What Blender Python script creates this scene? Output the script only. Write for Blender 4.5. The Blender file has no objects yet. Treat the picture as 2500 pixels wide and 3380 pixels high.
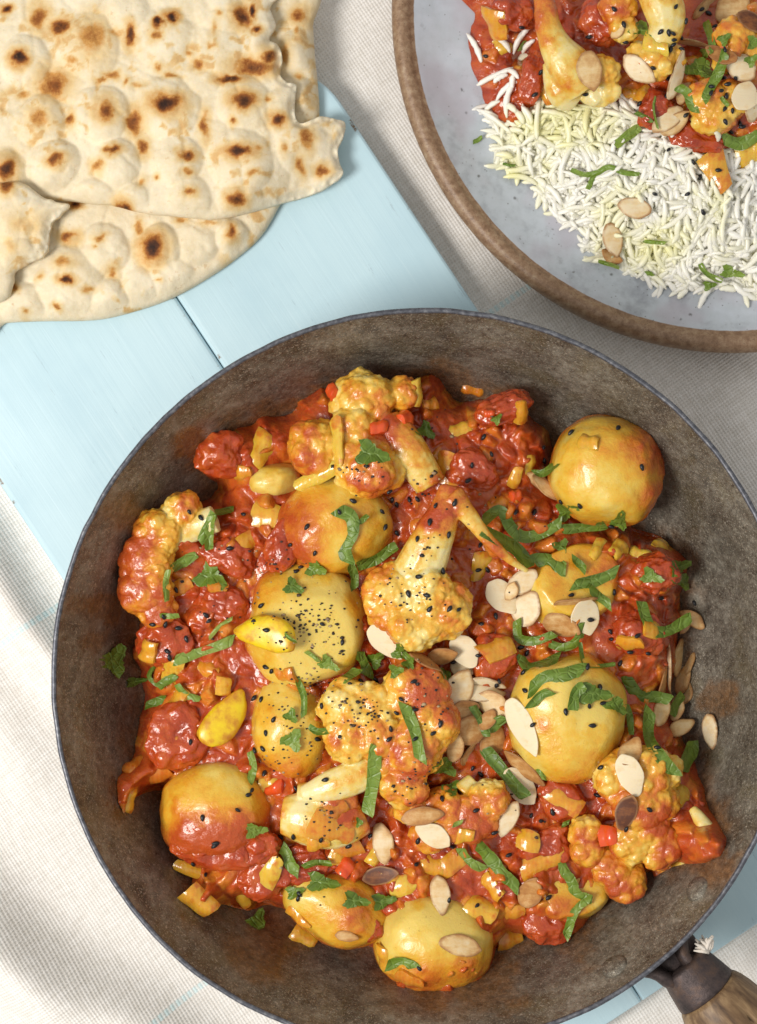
import bpy, math, random, time
import numpy as np
from mathutils import Vector, Matrix
T0 = time.time()
random.seed(7)
RNG = np.random.default_rng(7)
sc = bpy.context.scene
COL = sc.collection

# ------------------------------------------------------------------ camera
CAMZ = 93.3                                   # everything below is laid out in centimetres
camd = bpy.data.cameras.new('camera')
cam = bpy.data.objects.new('camera', camd)
COL.objects.link(cam)
cam.location = (0, 0, CAMZ / 100)
camd.sensor_fit = 'VERTICAL'
camd.sensor_height = 36
camd.lens = 36 * 85 / (3380 / 87.64)
camd.clip_start = 0.05
camd.clip_end = 20
camd.dof.use_dof = True
camd.dof.focus_distance = (CAMZ - 6.2) / 100
camd.dof.aperture_fstop = 15.0
sc.camera = cam

# ------------------------------------------------------------------ light
w = bpy.data.worlds.new('World')
sc.world = w
w.use_nodes = True
w.node_tree.nodes['Background'].inputs[0].default_value = (1.0, 0.98, 0.95, 1)
w.node_tree.nodes['Background'].inputs[1].default_value = 0.54

def area(name, loc, target, size, power, color):
    l = bpy.data.lights.new(name, 'AREA')
    l.shape = 'DISK'
    l.size = size
    l.energy = power
    l.color = color
    o = bpy.data.objects.new(name, l)
    COL.objects.link(o)
    o.location = loc
    o.rotation_euler = (Vector(target) - Vector(loc)).to_track_quat('-Z', 'Y').to_euler()
    return o

area('key_light', (-0.66, -0.24, 1.02), (0.0, -0.03, 0.05), 0.42, 13.6, (1.0, 0.955, 0.90))
sc.view_settings.view_transform = 'Standard'
sc.view_settings.look = 'None'
sc.view_settings.exposure = 0.02
sc.view_settings.gamma = 1.0
sc.cycles.use_denoising = True
sc.cycles.max_bounces = 8

# ------------------------------------------------------------------ layout helpers
def K(z):
    return 87.64 * 85.0 / (CAMZ - z)
def at(px, py, z):
    k = K(z)
    return np.array([(px - 1250) / k, -(py - 1690) / k, z])
def at2(P, z):
    P = np.asarray(P, float)
    k = K(z)
    return np.c_[(P[:, 0] - 1250) / k, -(P[:, 1] - 1690) / k]

def sstep(a, b, x):
    t = np.clip((x - a) / (b - a), 0, 1)
    return t * t * (3 - 2 * t)

def _h(ix, iy, iz, s):
    x = (ix.astype(np.int64) * 374761393 + iy.astype(np.int64) * 668265263 + iz.astype(np.int64) * 2147483647 + s * 974634217) & 0xFFFFFFFF
    x = ((x ^ (x >> 13)) * 1274126177) & 0xFFFFFFFF
    x = ((x ^ (x >> 16)) * 2246822519) & 0xFFFFFFFF
    x = x ^ (x >> 15)
    return (x & 0xFFFFFF) / float(0x1000000)

def vnoise(p, s=0):
    p = np.asarray(p, float)
    i = np.floor(p).astype(np.int64)
    f = p - i
    f = f * f * f * (f * (f * 6 - 15) + 10)
    out = 0
    for dx in (0, 1):
        wx = f[:, 0] if dx else 1 - f[:, 0]
        for dy in (0, 1):
            wy = f[:, 1] if dy else 1 - f[:, 1]
            for dz in (0, 1):
                wz = f[:, 2] if dz else 1 - f[:, 2]
                out = out + wx * wy * wz * _h(i[:, 0] + dx, i[:, 1] + dy, i[:, 2] + dz, s)
    return out

def fbm(p, o=4, s=0):
    a, t, n = 1.0, 0, 0
    for k in range(o):
        t = t + a * vnoise(np.asarray(p) * (2.03 ** k) + 17.3 * k, s + k)
        n += a
        a *= 0.5
    return t / n

def worley(p, s=0, flat=False):
    p = np.asarray(p, float)
    i = np.floor(p).astype(np.int64)
    f1 = np.full(len(p), 9.0)
    f2 = np.full(len(p), 9.0)
    idh = np.zeros(len(p))
    for dx in (-1, 0, 1):
        for dy in (-1, 0, 1):
            for dz in ((0,) if flat else (-1, 0, 1)):
                cx, cy, cz = i[:, 0] + dx, i[:, 1] + dy, i[:, 2] + dz
                qx = cx + _h(cx, cy, cz, s + 11) - p[:, 0]
                qy = cy + _h(cx, cy, cz, s + 23) - p[:, 1]
                qz = 0 if flat else cz + _h(cx, cy, cz, s + 37) - p[:, 2]
                d = np.sqrt(qx * qx + qy * qy + qz * qz)
                nearer = d < f1
                f2 = np.where(nearer, f1, np.minimum(f2, d))
                idh = np.where(nearer, _h(cx, cy, cz, s + 51), idh)
                f1 = np.where(nearer, d, f1)
    return f1, f2, idh

def v3(x, y, z=0.0):
    return np.c_[x, y, np.zeros(len(x)) + z]

# ------------------------------------------------------------------ mesh helpers
def make_mesh(V, F, attrs=None, smooth=True):
    """V in centimetres relative to the object's origin; F array (n,3|4) or list of mixed faces"""
    me = bpy.data.meshes.new('mesh')
    V = np.asarray(V, float) * 0.01
    if isinstance(F, np.ndarray):
        n, k = F.shape
        me.vertices.add(len(V))
        me.vertices.foreach_set('co', V.astype(np.float32).ravel())
        me.loops.add(n * k)
        me.loops.foreach_set('vertex_index', F.astype(np.int32).ravel())
        me.polygons.add(n)
        me.polygons.foreach_set('loop_start', np.arange(0, n * k, k, dtype=np.int32))
        try:
            me.polygons.foreach_set('loop_total', np.full(n, k, dtype=np.int32))
        except Exception:
            pass
        me.update(calc_edges=True)
    else:
        me.from_pydata([tuple(v) for v in V], [], [tuple(int(i) for i in f) for f in F])
    if attrs:
        for nme, arr in attrs.items():
            a = me.attributes.new(nme, 'FLOAT', 'POINT')
            a.data.foreach_set('value', np.asarray(arr, np.float32))
    if smooth:
        me.polygons.foreach_set('use_smooth', np.ones(len(me.polygons), dtype=bool))
    me.validate()
    return me

def tag(o, label=None, cat=None, group=None, kind=None):
    if label: o['label'] = label
    if cat: o['category'] = cat
    if group: o['group'] = group
    if kind: o['kind'] = kind
    return o

WORLD = {}
def obj(name, V, F, mat, parent=None, attrs=None, smooth=True, origin=None):
    V = np.asarray(V, float)
    if origin is None:
        origin = np.array([*(V[:, :2].min(0) + V[:, :2].max(0)) / 2, V[:, 2].min()])
    me = make_mesh(V - origin, F, attrs, smooth)
    me.materials.append(mat)
    o = bpy.data.objects.new(name, me)
    COL.objects.link(o)
    WORLD[o.name] = np.asarray(origin, float)
    pl = WORLD[parent.name] if parent is not None else 0
    o.parent = parent
    o.location = (np.asarray(origin) - pl) * 0.01
    return o

def empty(name, origin):
    o = bpy.data.objects.new(name, None)
    o.empty_display_size = 0.01
    COL.objects.link(o)
    WORLD[o.name] = np.asarray(origin, float)
    o.location = np.asarray(origin) * 0.01
    return o

def lathe(prof, n=256, closed=False):
    prof = np.asarray(prof, float)
    m = len(prof)
    a = np.arange(n) * 2 * np.pi / n
    V = np.zeros((m, n, 3))
    V[:, :, 0] = prof[:, 0][:, None] * np.cos(a)
    V[:, :, 1] = prof[:, 0][:, None] * np.sin(a)
    V[:, :, 2] = prof[:, 1][:, None]
    rows = np.arange(m if closed else m - 1)
    i, j = np.meshgrid(rows, np.arange(n), indexing='ij')
    i2, j2 = (i + 1) % m, (j + 1) % n
    F = np.stack([i * n + j, i * n + j2, i2 * n + j2, i2 * n + j], -1).reshape(-1, 4)
    return V.reshape(-1, 3), F

def catmull(P, sub=8, closed=False):
    P = np.asarray(P, float)
    n = len(P)
    out = []
    for i in range(n if closed else n - 1):
        if closed:
            p0, p1, p2, p3 = P[(i - 1) % n], P[i], P[(i + 1) % n], P[(i + 2) % n]
        else:
            p0, p1, p2, p3 = P[max(i - 1, 0)], P[i], P[i + 1], P[min(i + 2, n - 1)]
        for t in np.arange(sub) / sub:
            out.append(0.5 * ((2 * p1) + (-p0 + p2) * t + (2 * p0 - 5 * p1 + 4 * p2 - p3) * t * t + (-p0 + 3 * p1 - 3 * p2 + p3) * t ** 3))
    if not closed:
        out.append(P[-1])
    return np.array(out)

def poly_sdf(X, poly):
    """signed distance (inside positive) and nearest boundary point"""
    A = poly
    B = np.roll(poly, -1, 0)
    d2 = np.full(len(X), 1e9)
    near = np.zeros_like(X)
    inside = np.zeros(len(X), bool)
    for a, b in zip(A, B):
        e = b - a
        L = e @ e + 1e-12
        t = np.clip(((X - a) @ e) / L, 0, 1)
        q = a + t[:, None] * e
        d = ((X - q) ** 2).sum(1)
        m = d < d2
        d2[m] = d[m]
        near[m] = q[m]
        c = (a[1] > X[:, 1]) != (b[1] > X[:, 1])
        with np.errstate(divide='ignore', invalid='ignore'):
            xi = (b[0] - a[0]) * (X[:, 1] - a[1]) / (b[1] - a[1]) + a[0]
        inside ^= c & (X[:, 0] < xi)
    d = np.sqrt(d2)
    return np.where(inside, d, -d), near

def slab(poly, sp, top, bottom):
    """closed solid over a polygon: top(x,y,d) and bottom(x,y,d) give heights; returns V, F, ntop, d"""
    lo, hi = poly.min(0) - sp * 2, poly.max(0) + sp * 2
    nx, ny = int((hi[0] - lo[0]) / sp) + 1, int((hi[1] - lo[1]) / sp) + 1
    gx, gy = np.meshgrid(lo[0] + np.arange(nx) * sp, lo[1] + np.arange(ny) * sp, indexing='ij')
    X = np.c_[gx.ravel(), gy.ravel()]
    sd, near = poly_sdf(X, poly)
    ok = (sd > -sp * 0.72)
    i, j = np.meshgrid(np.arange(nx - 1), np.arange(ny - 1), indexing='ij')
    Q = np.stack([i * ny + j, (i + 1) * ny + j, (i + 1) * ny + j + 1, i * ny + j + 1], -1).reshape(-1, 4)
    Q = Q[ok[Q].all(1)]
    used = np.unique(Q)
    remap = -np.ones(len(X), int)
    remap[used] = np.arange(len(used))
    Q = remap[Q]
    X, sd, near = X[used], sd[used], near[used]
    e = np.concatenate([Q[:, [0, 1]], Q[:, [1, 2]], Q[:, [2, 3]], Q[:, [3, 0]]])
    key = np.sort(e, 1)
    _, inv, cnt = np.unique(key[:, 0] * 10000019 + key[:, 1], return_inverse=True, return_counts=True)
    be = e[cnt[inv] == 1]
    bv = np.unique(be)
    X[bv] = near[bv]
    sd[bv] = 0
    m = sd < 0
    X[m] = near[m]
    sd[m] = 0
    n = len(X)
    zt = top(X[:, 0], X[:, 1], sd)
    zb = bottom(X[:, 0], X[:, 1], sd)
    zt = np.maximum(zt, zb + 0.004)
    V = np.r_[np.c_[X, zt], np.c_[X, zb]]
    S = np.c_[be[:, 1], be[:, 0], be[:, 0] + n, be[:, 1] + n]
    F = np.r_[Q, Q[:, ::-1] + n, S]
    return V, F, n, np.r_[sd, sd], be

def ico(sub):
    t = (1 + 5 ** .5) / 2
    V = [(-1, t, 0), (1, t, 0), (-1, -t, 0), (1, -t, 0), (0, -1, t), (0, 1, t), (0, -1, -t), (0, 1, -t), (t, 0, -1), (t, 0, 1), (-t, 0, -1), (-t, 0, 1)]
    F = [(0, 11, 5), (0, 5, 1), (0, 1, 7), (0, 7, 10), (0, 10, 11), (1, 5, 9), (5, 11, 4), (11, 10, 2), (10, 7, 6), (7, 1, 8), (3, 9, 4), (3, 4, 2), (3, 2, 6), (3, 6, 8), (3, 8, 9), (4, 9, 5), (2, 4, 11), (6, 2, 10), (8, 6, 7), (9, 8, 1)]
    V = np.array(V, float)
    F = np.array(F)
    V /= np.linalg.norm(V, axis=1)[:, None]
    for _ in range(sub):
        e = np.concatenate([F[:, [0, 1]], F[:, [1, 2]], F[:, [2, 0]]])
        k = np.sort(e, 1)
        u, inv = np.unique(k, axis=0, return_inverse=True)
        inv = inv.ravel()
        mid = V[u[:, 0]] + V[u[:, 1]]
        mid /= np.linalg.norm(mid, axis=1)[:, None]
        n, m = len(V), len(F)
        a, b, c = inv[:m] + n, inv[m:2 * m] + n, inv[2 * m:] + n
        V = np.r_[V, mid]
        F = np.r_[np.c_[F[:, 0], a, c], np.c_[F[:, 1], b, a], np.c_[F[:, 2], c, b], np.c_[a, b, c]]
    return V, F
ICO = {k: ico(k) for k in (1, 2, 3, 5)}

def tube(P, R, n=14, flat=1.0):
    """capped tapered tube through points P with radii R (cm)"""
    P = np.asarray(P, float)
    R = np.asarray(R, float)
    V, F = [], []
    for i in range(len(P)):
        d = P[min(i + 1, len(P) - 1)] - P[max(i - 1, 0)]
        d = d / (np.linalg.norm(d) + 1e-9)
        up = np.array([0, 0, 1.0]) if abs(d[2]) < .9 else np.array([1.0, 0, 0])
        s = np.cross(d, up)
        s /= np.linalg.norm(s)
        u = np.cross(s, d)
        for k in range(n):
            a = 2 * np.pi * k / n
            V.append(P[i] + R[i] * (np.cos(a) * s + flat * np.sin(a) * u))
    for i in range(len(P) - 1):
        for k in range(n):
            F.append((i * n + k, i * n + (k + 1) % n, (i + 1) * n + (k + 1) % n, (i + 1) * n + k))
    F.append(tuple(range(n))[::-1])
    F.append(tuple((len(P) - 1) * n + k for k in range(n)))
    return np.array(V), F

# ------------------------------------------------------------------ material helpers
class M:
    def __init__(s, name):
        s.m = bpy.data.materials.new(name)
        s.m.use_nodes = True
        s.t = s.m.node_tree
        s.b = s.t.nodes['Principled BSDF']
    def node(s, typ, ins=None, **props):
        n = s.t.nodes.new(typ)
        for k, v in props.items():
            setattr(n, k, v)
        for k, v in (ins or {}).items():
            s.put(n.inputs[k], v)
        return n
    def put(s, sock, v):
        if isinstance(v, bpy.types.NodeSocket):
            s.t.links.new(v, sock)
        elif isinstance(v, (tuple, list)) and len(v) == 3 and sock.type == 'RGBA':
            sock.default_value = (*v, 1)
        else:
            sock.default_value = v
    def set(s, **kw):
        for k, v in kw.items():
            s.put(s.b.inputs[k.replace('_', ' ')], v)
        return s
    def co(s, scale=(1, 1, 1), rot=0.0):
        """object coordinates in centimetres, optionally stretched or turned about z"""
        tc = s.node('ShaderNodeTexCoord')
        mp = s.node('ShaderNodeMapping', {'Vector': tc.outputs['Object'], 'Rotation': (0, 0, rot)})
        mp.inputs['Scale'].default_value = (100, 100, 100)
        if scale != (1, 1, 1):
            mp = s.node('ShaderNodeMapping', {'Vector': mp.outputs[0]})
            mp.inputs['Scale'].default_value = scale
        return mp.outputs[0]
    def noise(s, co, scale, detail=3, rough=.55, dist=0.0):
        return s.node('ShaderNodeTexNoise', {'Vector': co, 'Scale': scale, 'Detail': detail, 'Roughness': rough, 'Distortion': dist}).outputs[0]
    def vor(s, co, scale, feature='F1', out=0, rnd=1.0):
        n = s.node('ShaderNodeTexVoronoi', {'Vector': co, 'Scale': scale, 'Randomness': rnd}, feature=feature)
        return n.outputs[out]
    def attr(s, name):
        return s.node('ShaderNodeAttribute', attribute_name=name).outputs['Fac']
    def math(s, op, a, b=0.0, c=0.0, clamp=False):
        n = s.node('ShaderNodeMath', operation=op, use_clamp=clamp)
        for k, v in zip(range(3), (a, b, c)):
            s.put(n.inputs[k], v)
        return n.outputs[0]
    def rng(s, x, a, b, c=0.0, d=1.0, smooth=True):
        n = s.node('ShaderNodeMapRange', {'Value': x, 'From Min': a, 'From Max': b, 'To Min': c, 'To Max': d}, interpolation_type='SMOOTHSTEP' if smooth else 'LINEAR')
        return n.outputs[0]
    def ramp(s, x, stops):
        n = s.node('ShaderNodeValToRGB', {'Fac': x})
        el = n.color_ramp.elements
        while len(el) < len(stops):
            el.new(0.5)
        for e, (p, c) in zip(el, stops):
            e.position = p
            e.color = (*c, 1)
        return n.outputs[0]
    def mix(s, f, a, b, mode='MIX'):
        n = s.node('ShaderNodeMix', data_type='RGBA', blend_type=mode)
        s.put(n.inputs[0], f)
        s.put(n.inputs[6], a)
        s.put(n.inputs[7], b)
        return n.outputs[2]
    def bump(s, h, strength, dist_cm, normal=None):
        ins = {'Height': h, 'Strength': strength, 'Distance': dist_cm * 0.01}
        if normal is not None:
            ins['Normal'] = normal
        return s.node('ShaderNodeBump', ins).outputs[0]
    def sss(s, weight, radius_cm):
        s.b.inputs['Subsurface Weight'].default_value = weight
        s.b.inputs['Subsurface Radius'].default_value = radius_cm
        s.b.inputs['Subsurface Scale'].default_value = 0.01
        return s

MAT = {}
def build_materials():
    # linen: plain weave running along the stripes
    m = M('linen')
    ang = -math.atan(0.68)
    c = m.co(rot=ang)
    sx = m.node('ShaderNodeSeparateXYZ', {'Vector': c})
    wob = m.noise(c, 1.1, 2)
    per = 2 * math.pi / 0.132
    u = m.math('SINE', m.math('MULTIPLY', m.math('ADD', sx.outputs[0], m.math('MULTIPLY', wob, 0.05)), per))
    v = m.math('SINE', m.math('MULTIPLY', m.math('ADD', sx.outputs[1], m.math('MULTIPLY', wob, -0.05)), per))
    hole = m.rng(m.math('ADD', u, v), 0.55, 1.9)
    slub = m.noise(m.co((1.2, 9, 1), ang), 1.0, 3)
    slub2 = m.noise(m.co((9, 1.2, 1), ang), 1.0, 3)
    th = m.math('ADD', m.math('MULTIPLY', slub, 0.5), m.math('MULTIPLY', slub2, 0.5))
    col = m.mix(m.rng(th, .35, .65), (0.74, 0.71, 0.66), (0.87, 0.845, 0.81))
    col = m.mix(m.math('MULTIPLY', hole, 0.36), col, (0.42, 0.36, 0.29))
    # the pale blue stripe threads
    stripe = None
    for y0 in STRIPES:
        d = m.math('ABSOLUTE', m.math('SUBTRACT', sx.outputs[1], y0))
        s1 = m.rng(d, 0.16, 0.10)
        stripe = s1 if stripe is None else m.math('MAXIMUM', stripe, s1)
    dash = m.rng(m.math('SINE', m.math('MULTIPLY', sx.outputs[0], per / 2.0)), -0.5, 0.3, 0.35, 0.85)
    col = m.mix(m.math('MULTIPLY', m.math('MULTIPLY', stripe, dash), .7), col, (0.52, 0.76, 0.80))
    nb = m.bump(m.math('MULTIPLY', m.math('ADD', u, v), -0.5), 0.5, 0.03)
    nb = m.bump(th, 0.4, 0.05, nb)
    m.set(Base_Color=col, Roughness=0.9, Normal=nb, Specular_IOR_Level=0.15)
    m.b.inputs['Sheen Weight'].default_value = 0.15
    MAT['linen'] = m.m

    # blue painted wood, long axis along local x after turning
    m = M('blue_paint')
    a = -math.atan2(-0.834, 0.552)
    st = m.noise(m.co((0.10, 5.0, 1), a), 1.0, 4)
    st2 = m.noise(m.co((0.25, 16.0, 1), a), 1.0, 3)
    big = m.noise(m.co(), 0.22, 3)
    col = m.mix(m.rng(big, .3, .7), (0.470, 0.655, 0.735), (0.535, 0.72, 0.79))
    col = m.mix(m.rng(st, .3, .75, 0, .22), col, (0.41, 0.60, 0.69))
    col = m.mix(m.rng(st2, .62, .8, 0, .35), col, (0.66, 0.80, 0.85))
    sc1 = m.noise(m.co((0.55, 5.5, 1), a), 1.0, 5, .7)
    patch = m.noise(m.co(), 0.5, 2)
    scuff = m.math('MULTIPLY', m.rng(sc1, .62, .72), m.rng(patch, .46, .64))
    col = m.mix(m.math('MULTIPLY', scuff, .75), col, (0.20, 0.27, 0.32))
    edge = m.attr('wear')
    wearn = m.math('MULTIPLY', m.rng(m.noise(m.co(), 1.1, 5, .75), .60, .68), m.rng(edge, .6, .95))
    col = m.mix(wearn, col, (0.20, 0.13, 0.07))
    nb = m.bump(m.math('ADD', m.math('MULTIPLY', st2, .6), st), 0.16, 0.04)
    nb = m.bump(m.noise(m.co((0.6, 30, 1), a), 1.0, 2), 0.1, 0.02, nb)
    m.set(Base_Color=col, Roughness=m.rng(st, .2, .8, .38, .55), Normal=nb)
    MAT['paint'] = m.m

    # worn iron pan
    m = M('worn_iron')
    c = m.co()
    n1 = m.noise(c, 0.55, 6, .62, .4)
    n2 = m.noise(c, 3.2, 6, .72)
    n3 = m.noise(c, 9.0, 4, .75)
    n5 = m.noise(c, 34.0, 2, .7)
    col = m.ramp(m.math('ADD', m.math('MULTIPLY', n1, .55), m.math('MULTIPLY', n2, .45)), [(.34, (0.062, 0.050, 0.037)), (.44, (0.130, 0.112, 0.087)), (.52, (0.200, 0.180, 0.144)), (.60, (0.30, 0.28, 0.23)), (.70, (0.45, 0.43, 0.365))])
    olive = m.noise(c, 0.33, 4, .6, .6)
    col = m.mix(m.rng(olive, .50, .68, 0, .5), col, (0.17, 0.135, 0.060))
    rust = m.noise(c, 1.5, 6, .7)
    col = m.mix(m.rng(rust, .60, .72, 0, .35), col, (0.15, 0.080, 0.035))
    dark = m.noise(c, 0.8, 5, .65)
    col = m.mix(m.rng(dark, .56, .68, 0, .6), col, (0.030, 0.022, 0.018))
    col = m.mix(m.rng(n3, .56, .68, 0, .75), col, (0.036, 0.027, 0.020))
    fl = m.rng(m.noise(c, 15, 3, .75), .57, .66)
    pale = m.rng(m.noise(c, 2.6, 6, .8), .57, .68)
    col = m.mix(m.math('MULTIPLY', pale, .75), col, (0.36, 0.34, 0.28))
    col = m.mix(m.math('MULTIPLY', fl, .7), col, (0.42, 0.36, 0.26))
    pit = m.rng(m.noise(c, 5.0, 5, .8), .55, .63)
    col = m.mix(m.math('MULTIPLY', pit, .8), col, (0.040, 0.030, 0.024))
    grit = m.rng(m.noise(c, 10.0, 3, .8), .56, .64)
    col = m.mix(m.math('MULTIPLY', grit, .75), col, (0.50, 0.46, 0.38))
    oil = m.attr('oil')
    col = m.mix(m.math('MULTIPLY', oil, .85), col, m.mix(m.rng(n2, .3, .7), (0.055, 0.024, 0.007), (0.21, 0.085, 0.016)))
    rgh = m.math('SUBTRACT', m.rng(n2, .3, .7, .34, .56), m.math('MULTIPLY', oil, .28))
    nb = m.bump(n2, .7, .06)
    nb = m.bump(n3, .9, .03, nb)
    nb = m.bump(n5, .8, .010, nb)
    m.set(Base_Color=col, Roughness=rgh, Metallic=m.rng(oil, 0, 1, .5, .0), Normal=nb)
    MAT['iron'] = m.m

    m = M('rim_steel')
    c = m.co()
    n1 = m.noise(c, 5.0, 5, .7)
    n2 = m.noise(c, 22.0, 3, .7)
    col = m.ramp(n1, [(.3, (0.055, 0.058, 0.068)), (.5, (0.11, 0.115, 0.135)), (.72, (0.24, 0.245, 0.26))])
    m.set(Base_Color=col, Metallic=.6, Roughness=.45, Normal=m.bump(n1, .4, .02))
    MAT['rim'] = m.m

    m = M('ferrule_iron')
    c = m.co()
    n1 = m.noise(c, 1.6, 5, .65)
    n2 = m.noise(c, 16.0, 3, .7)
    col = m.ramp(n1, [(.3, (0.030, 0.022, 0.022)), (.5, (0.075, 0.055, 0.052)), (.65, (0.12, 0.075, 0.055)), (.8, (0.16, 0.13, 0.13))])
    m.set(Base_Color=col, Metallic=.55, Roughness=.5, Normal=m.bump(m.math('ADD', n1, n2), .55, .03))
    MAT['ferrule'] = m.m

    m = M('handle_wood')
    a2 = math.radians(-49.2)
    c = m.co(rot=-a2)
    g = m.noise(m.co((0.14, 2.6, 2.6), -a2), 1.0, 5, .62, .4)
    g2 = m.noise(m.co((0.5, 16, 16), -a2), 1.0, 3, .6)
    col = m.ramp(g, [(.28, (0.055, 0.028, 0.012)), (.45, (0.15, 0.085, 0.038)), (.6, (0.26, 0.165, 0.080)), (.78, (0.36, 0.26, 0.14))])
    col = m.mix(m.rng(g2, .58, .72, 0, .45), col, (0.06, 0.033, 0.015))
    m.set(Base_Color=col, Roughness=.5, Normal=m.bump(m.math('ADD', g, m.math('MULTIPLY', g2, .4)), .3, .03))
    MAT['wood'] = m.m

    # stoneware plate
    m = M('plate_glaze')
    c = m.co()
    n1 = m.noise(c, .22, 4, .6, .3)
    n2 = m.noise(c, 1.7, 6, .65)
    col = m.ramp(m.math('ADD', m.math('MULTIPLY', n1, .6), m.math('MULTIPLY', n2, .4)), [(.36, (0.31, 0.335, 0.375)), (.48, (0.46, 0.505, 0.55)), (.62, (0.53, 0.575, 0.64)), (.75, (0.60, 0.625, 0.66))])
    lil = m.noise(c, .35, 3)
    col = m.mix(m.rng(lil, .48, .66, 0, .6), col, (0.43, 0.40, 0.455))
    sp = m.vor(c, 1.5)
    spn = m.noise(c, 3.0, 3)
    speck = m.math('MULTIPLY', m.rng(sp, .16, .05), m.rng(spn, .44, .52))
    col = m.mix(m.math('MULTIPLY', speck, .8), col, (0.09, 0.09, 0.085))
    sp2 = m.vor(c, 4.6)
    speck2 = m.math('MULTIPLY', m.rng(sp2, .20, .08), m.rng(m.noise(c, 1.9, 3), .50, .60))
    col = m.mix(m.math('MULTIPLY', speck2, .65), col, (0.10, 0.09, 0.075))
    smear = m.rng(m.noise(c, 1.1, 5, .7), .62, .72)
    col = m.mix(m.math('MULTIPLY', smear, .4), col, (0.26, 0.27, 0.29))
    bare = m.attr('bare')
    bedge = m.rng(m.math('ADD', bare, m.math('MULTIPLY', m.noise(c, 2.2, 4), .28)), .50, .62)
    brown = m.ramp(m.noise(c, 3.5, 6, .7), [(.3, (0.16, 0.085, 0.043)), (.5, (0.27, 0.165, 0.095)), (.66, (0.36, 0.25, 0.155)), (.8, (0.46, 0.36, 0.25))])
    brown = m.mix(m.rng(m.noise(c, 16, 3, .7), .58, .7, 0, .75), brown, (0.06, 0.033, 0.018))
    col = m.mix(bedge, col, brown)
    nb = m.bump(m.noise(c, 11, 4, .7), m.math('MULTIPLY', bedge, .55), .03)
    nb = m.bump(m.noise(c, .8, 2), .12, .1, nb)
    m.set(Base_Color=col, Roughness=m.rng(bedge, 0, 1, .28, .42), Normal=nb)
    MAT['plate'] = m.m

    m = M('naan_bread')
    c = m.co()
    ch = m.attr('char')
    crumb = m.attr('crumb')
    n1 = m.noise(c, .7, 4)
    n2 = m.noise(c, 6, 4, .65)
    base = m.mix(m.rng(n1, .3, .7), (0.70, 0.59, 0.39), (0.78, 0.69, 0.505))
    base = m.mix(m.rng(n2, .35, .7, 0, .3), base, (0.83, 0.76, 0.61))
    c2 = m.math('ADD', ch, m.math('MULTIPLY', m.math('SUBTRACT', m.noise(c, 9, 4, .7), .5), m.rng(ch, .05, .5, 0, .45)))
    tan = m.ramp(c2, [(0, (1, 1, 1)), (.16, (.93, .80, .58)), (.36, (.72, .42, .16)), (.60, (.36, .135, .035)), (.82, (.11, .040, .018)), (1, (.035, .016, .013))])
    col = m.mix(1.0, base, tan, 'MULTIPLY')
    spk = m.math('MULTIPLY', m.rng(m.noise(c, 3.4, 4, .65), .58, .76), m.rng(m.noise(c, .5, 2), .42, .60))
    col = m.mix(m.math('MULTIPLY', spk, .55), col, (0.50, 0.29, 0.10))
    col = m.mix(m.math('MULTIPLY', crumb, .7), col, (0.80, 0.74, 0.58))
    nb = m.bump(m.noise(c, 1.9, 4, .6), .45, .09)
    nb = m.bump(m.noise(c, 13, 3, .7), .35, .02, nb)
    m.set(Base_Color=col, Roughness=.72, Normal=nb, Specular_IOR_Level=.25)
    m.sss(.12, (.25, .16, .08))
    MAT['naan'] = m.m

    # sauce
    m = M('tomato_sauce')
    c = m.co()
    tone = m.attr('tone')
    n1 = m.noise(c, 1.3, 5, .6)
    n2 = m.noise(c, 7, 4, .6)
    x = m.math('ADD', m.math('MULTIPLY', n1, .75), m.math('MULTIPLY', tone, .42))
    col = m.ramp(x, [(.22, (0.26, 0.026, 0.007)), (.42, (0.44, 0.062, 0.012)), (.60, (0.54, 0.115, 0.016)), (.78, (0.62, 0.20, 0.022)), (.97, (0.66, 0.33, 0.040))])
    col = m.mix(m.rng(n2, .58, .72, 0, .4), col, (0.52, 0.11, 0.016))
    nb = m.bump(m.noise(c, 2.6, 4, .55), .6, .14)
    nb = m.bump(m.noise(c, 8, 3, .6), .75, .030, nb)
    m.set(Base_Color=col, Roughness=.19, Normal=nb, Specular_IOR_Level=.5, Coat_Weight=.4, Coat_Roughness=.05)
    m.sss(.45, (.40, .09, .02))
    MAT['sauce'] = m.m

    def saucy(name, stops, basebump, rough, gran=False):
        m = M(name)
        c = m.co()
        s = m.attr('sauce')
        n1 = m.noise(c, 2.2, 5, .62)
        n2 = m.noise(c, 11, 3, .6)
        n1 = m.noise(c, 2.4, 8, .72, .5)
        x = m.math('ADD', s, m.math('MULTIPLY', m.math('SUBTRACT', n1, .5), .75))
        col = m.ramp(x, stops)
        sp = m.rng(m.noise(c, 11, 3, .6), .66, .72, 0, .5)
        col = m.mix(sp, col, (0.30, 0.10, 0.02))
        if gran:
            nb = m.bump(m.vor(c, 9.0), -.4, .045)
            nb = m.bump(m.noise(c, 5, 4, .6), m.math('ADD', m.math('MULTIPLY', s, .5), basebump), .06, nb)
        else:
            nb = m.bump(m.noise(c, 3.5, 4, .6), m.math('ADD', m.math('MULTIPLY', s, .55), basebump), .08)
        nb = m.bump(m.noise(c, 9, 3, .65), m.math('ADD', m.math('MULTIPLY', s, .5), .38), .03, nb)
        m.set(Base_Color=col, Roughness=m.rng(s, 0, .8, rough, .26), Normal=nb, Coat_Weight=m.rng(s, .0, .6, .2, .4), Coat_Roughness=.10)
        m.sss(.3, (.30, .16, .05))
        return m.m
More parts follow.
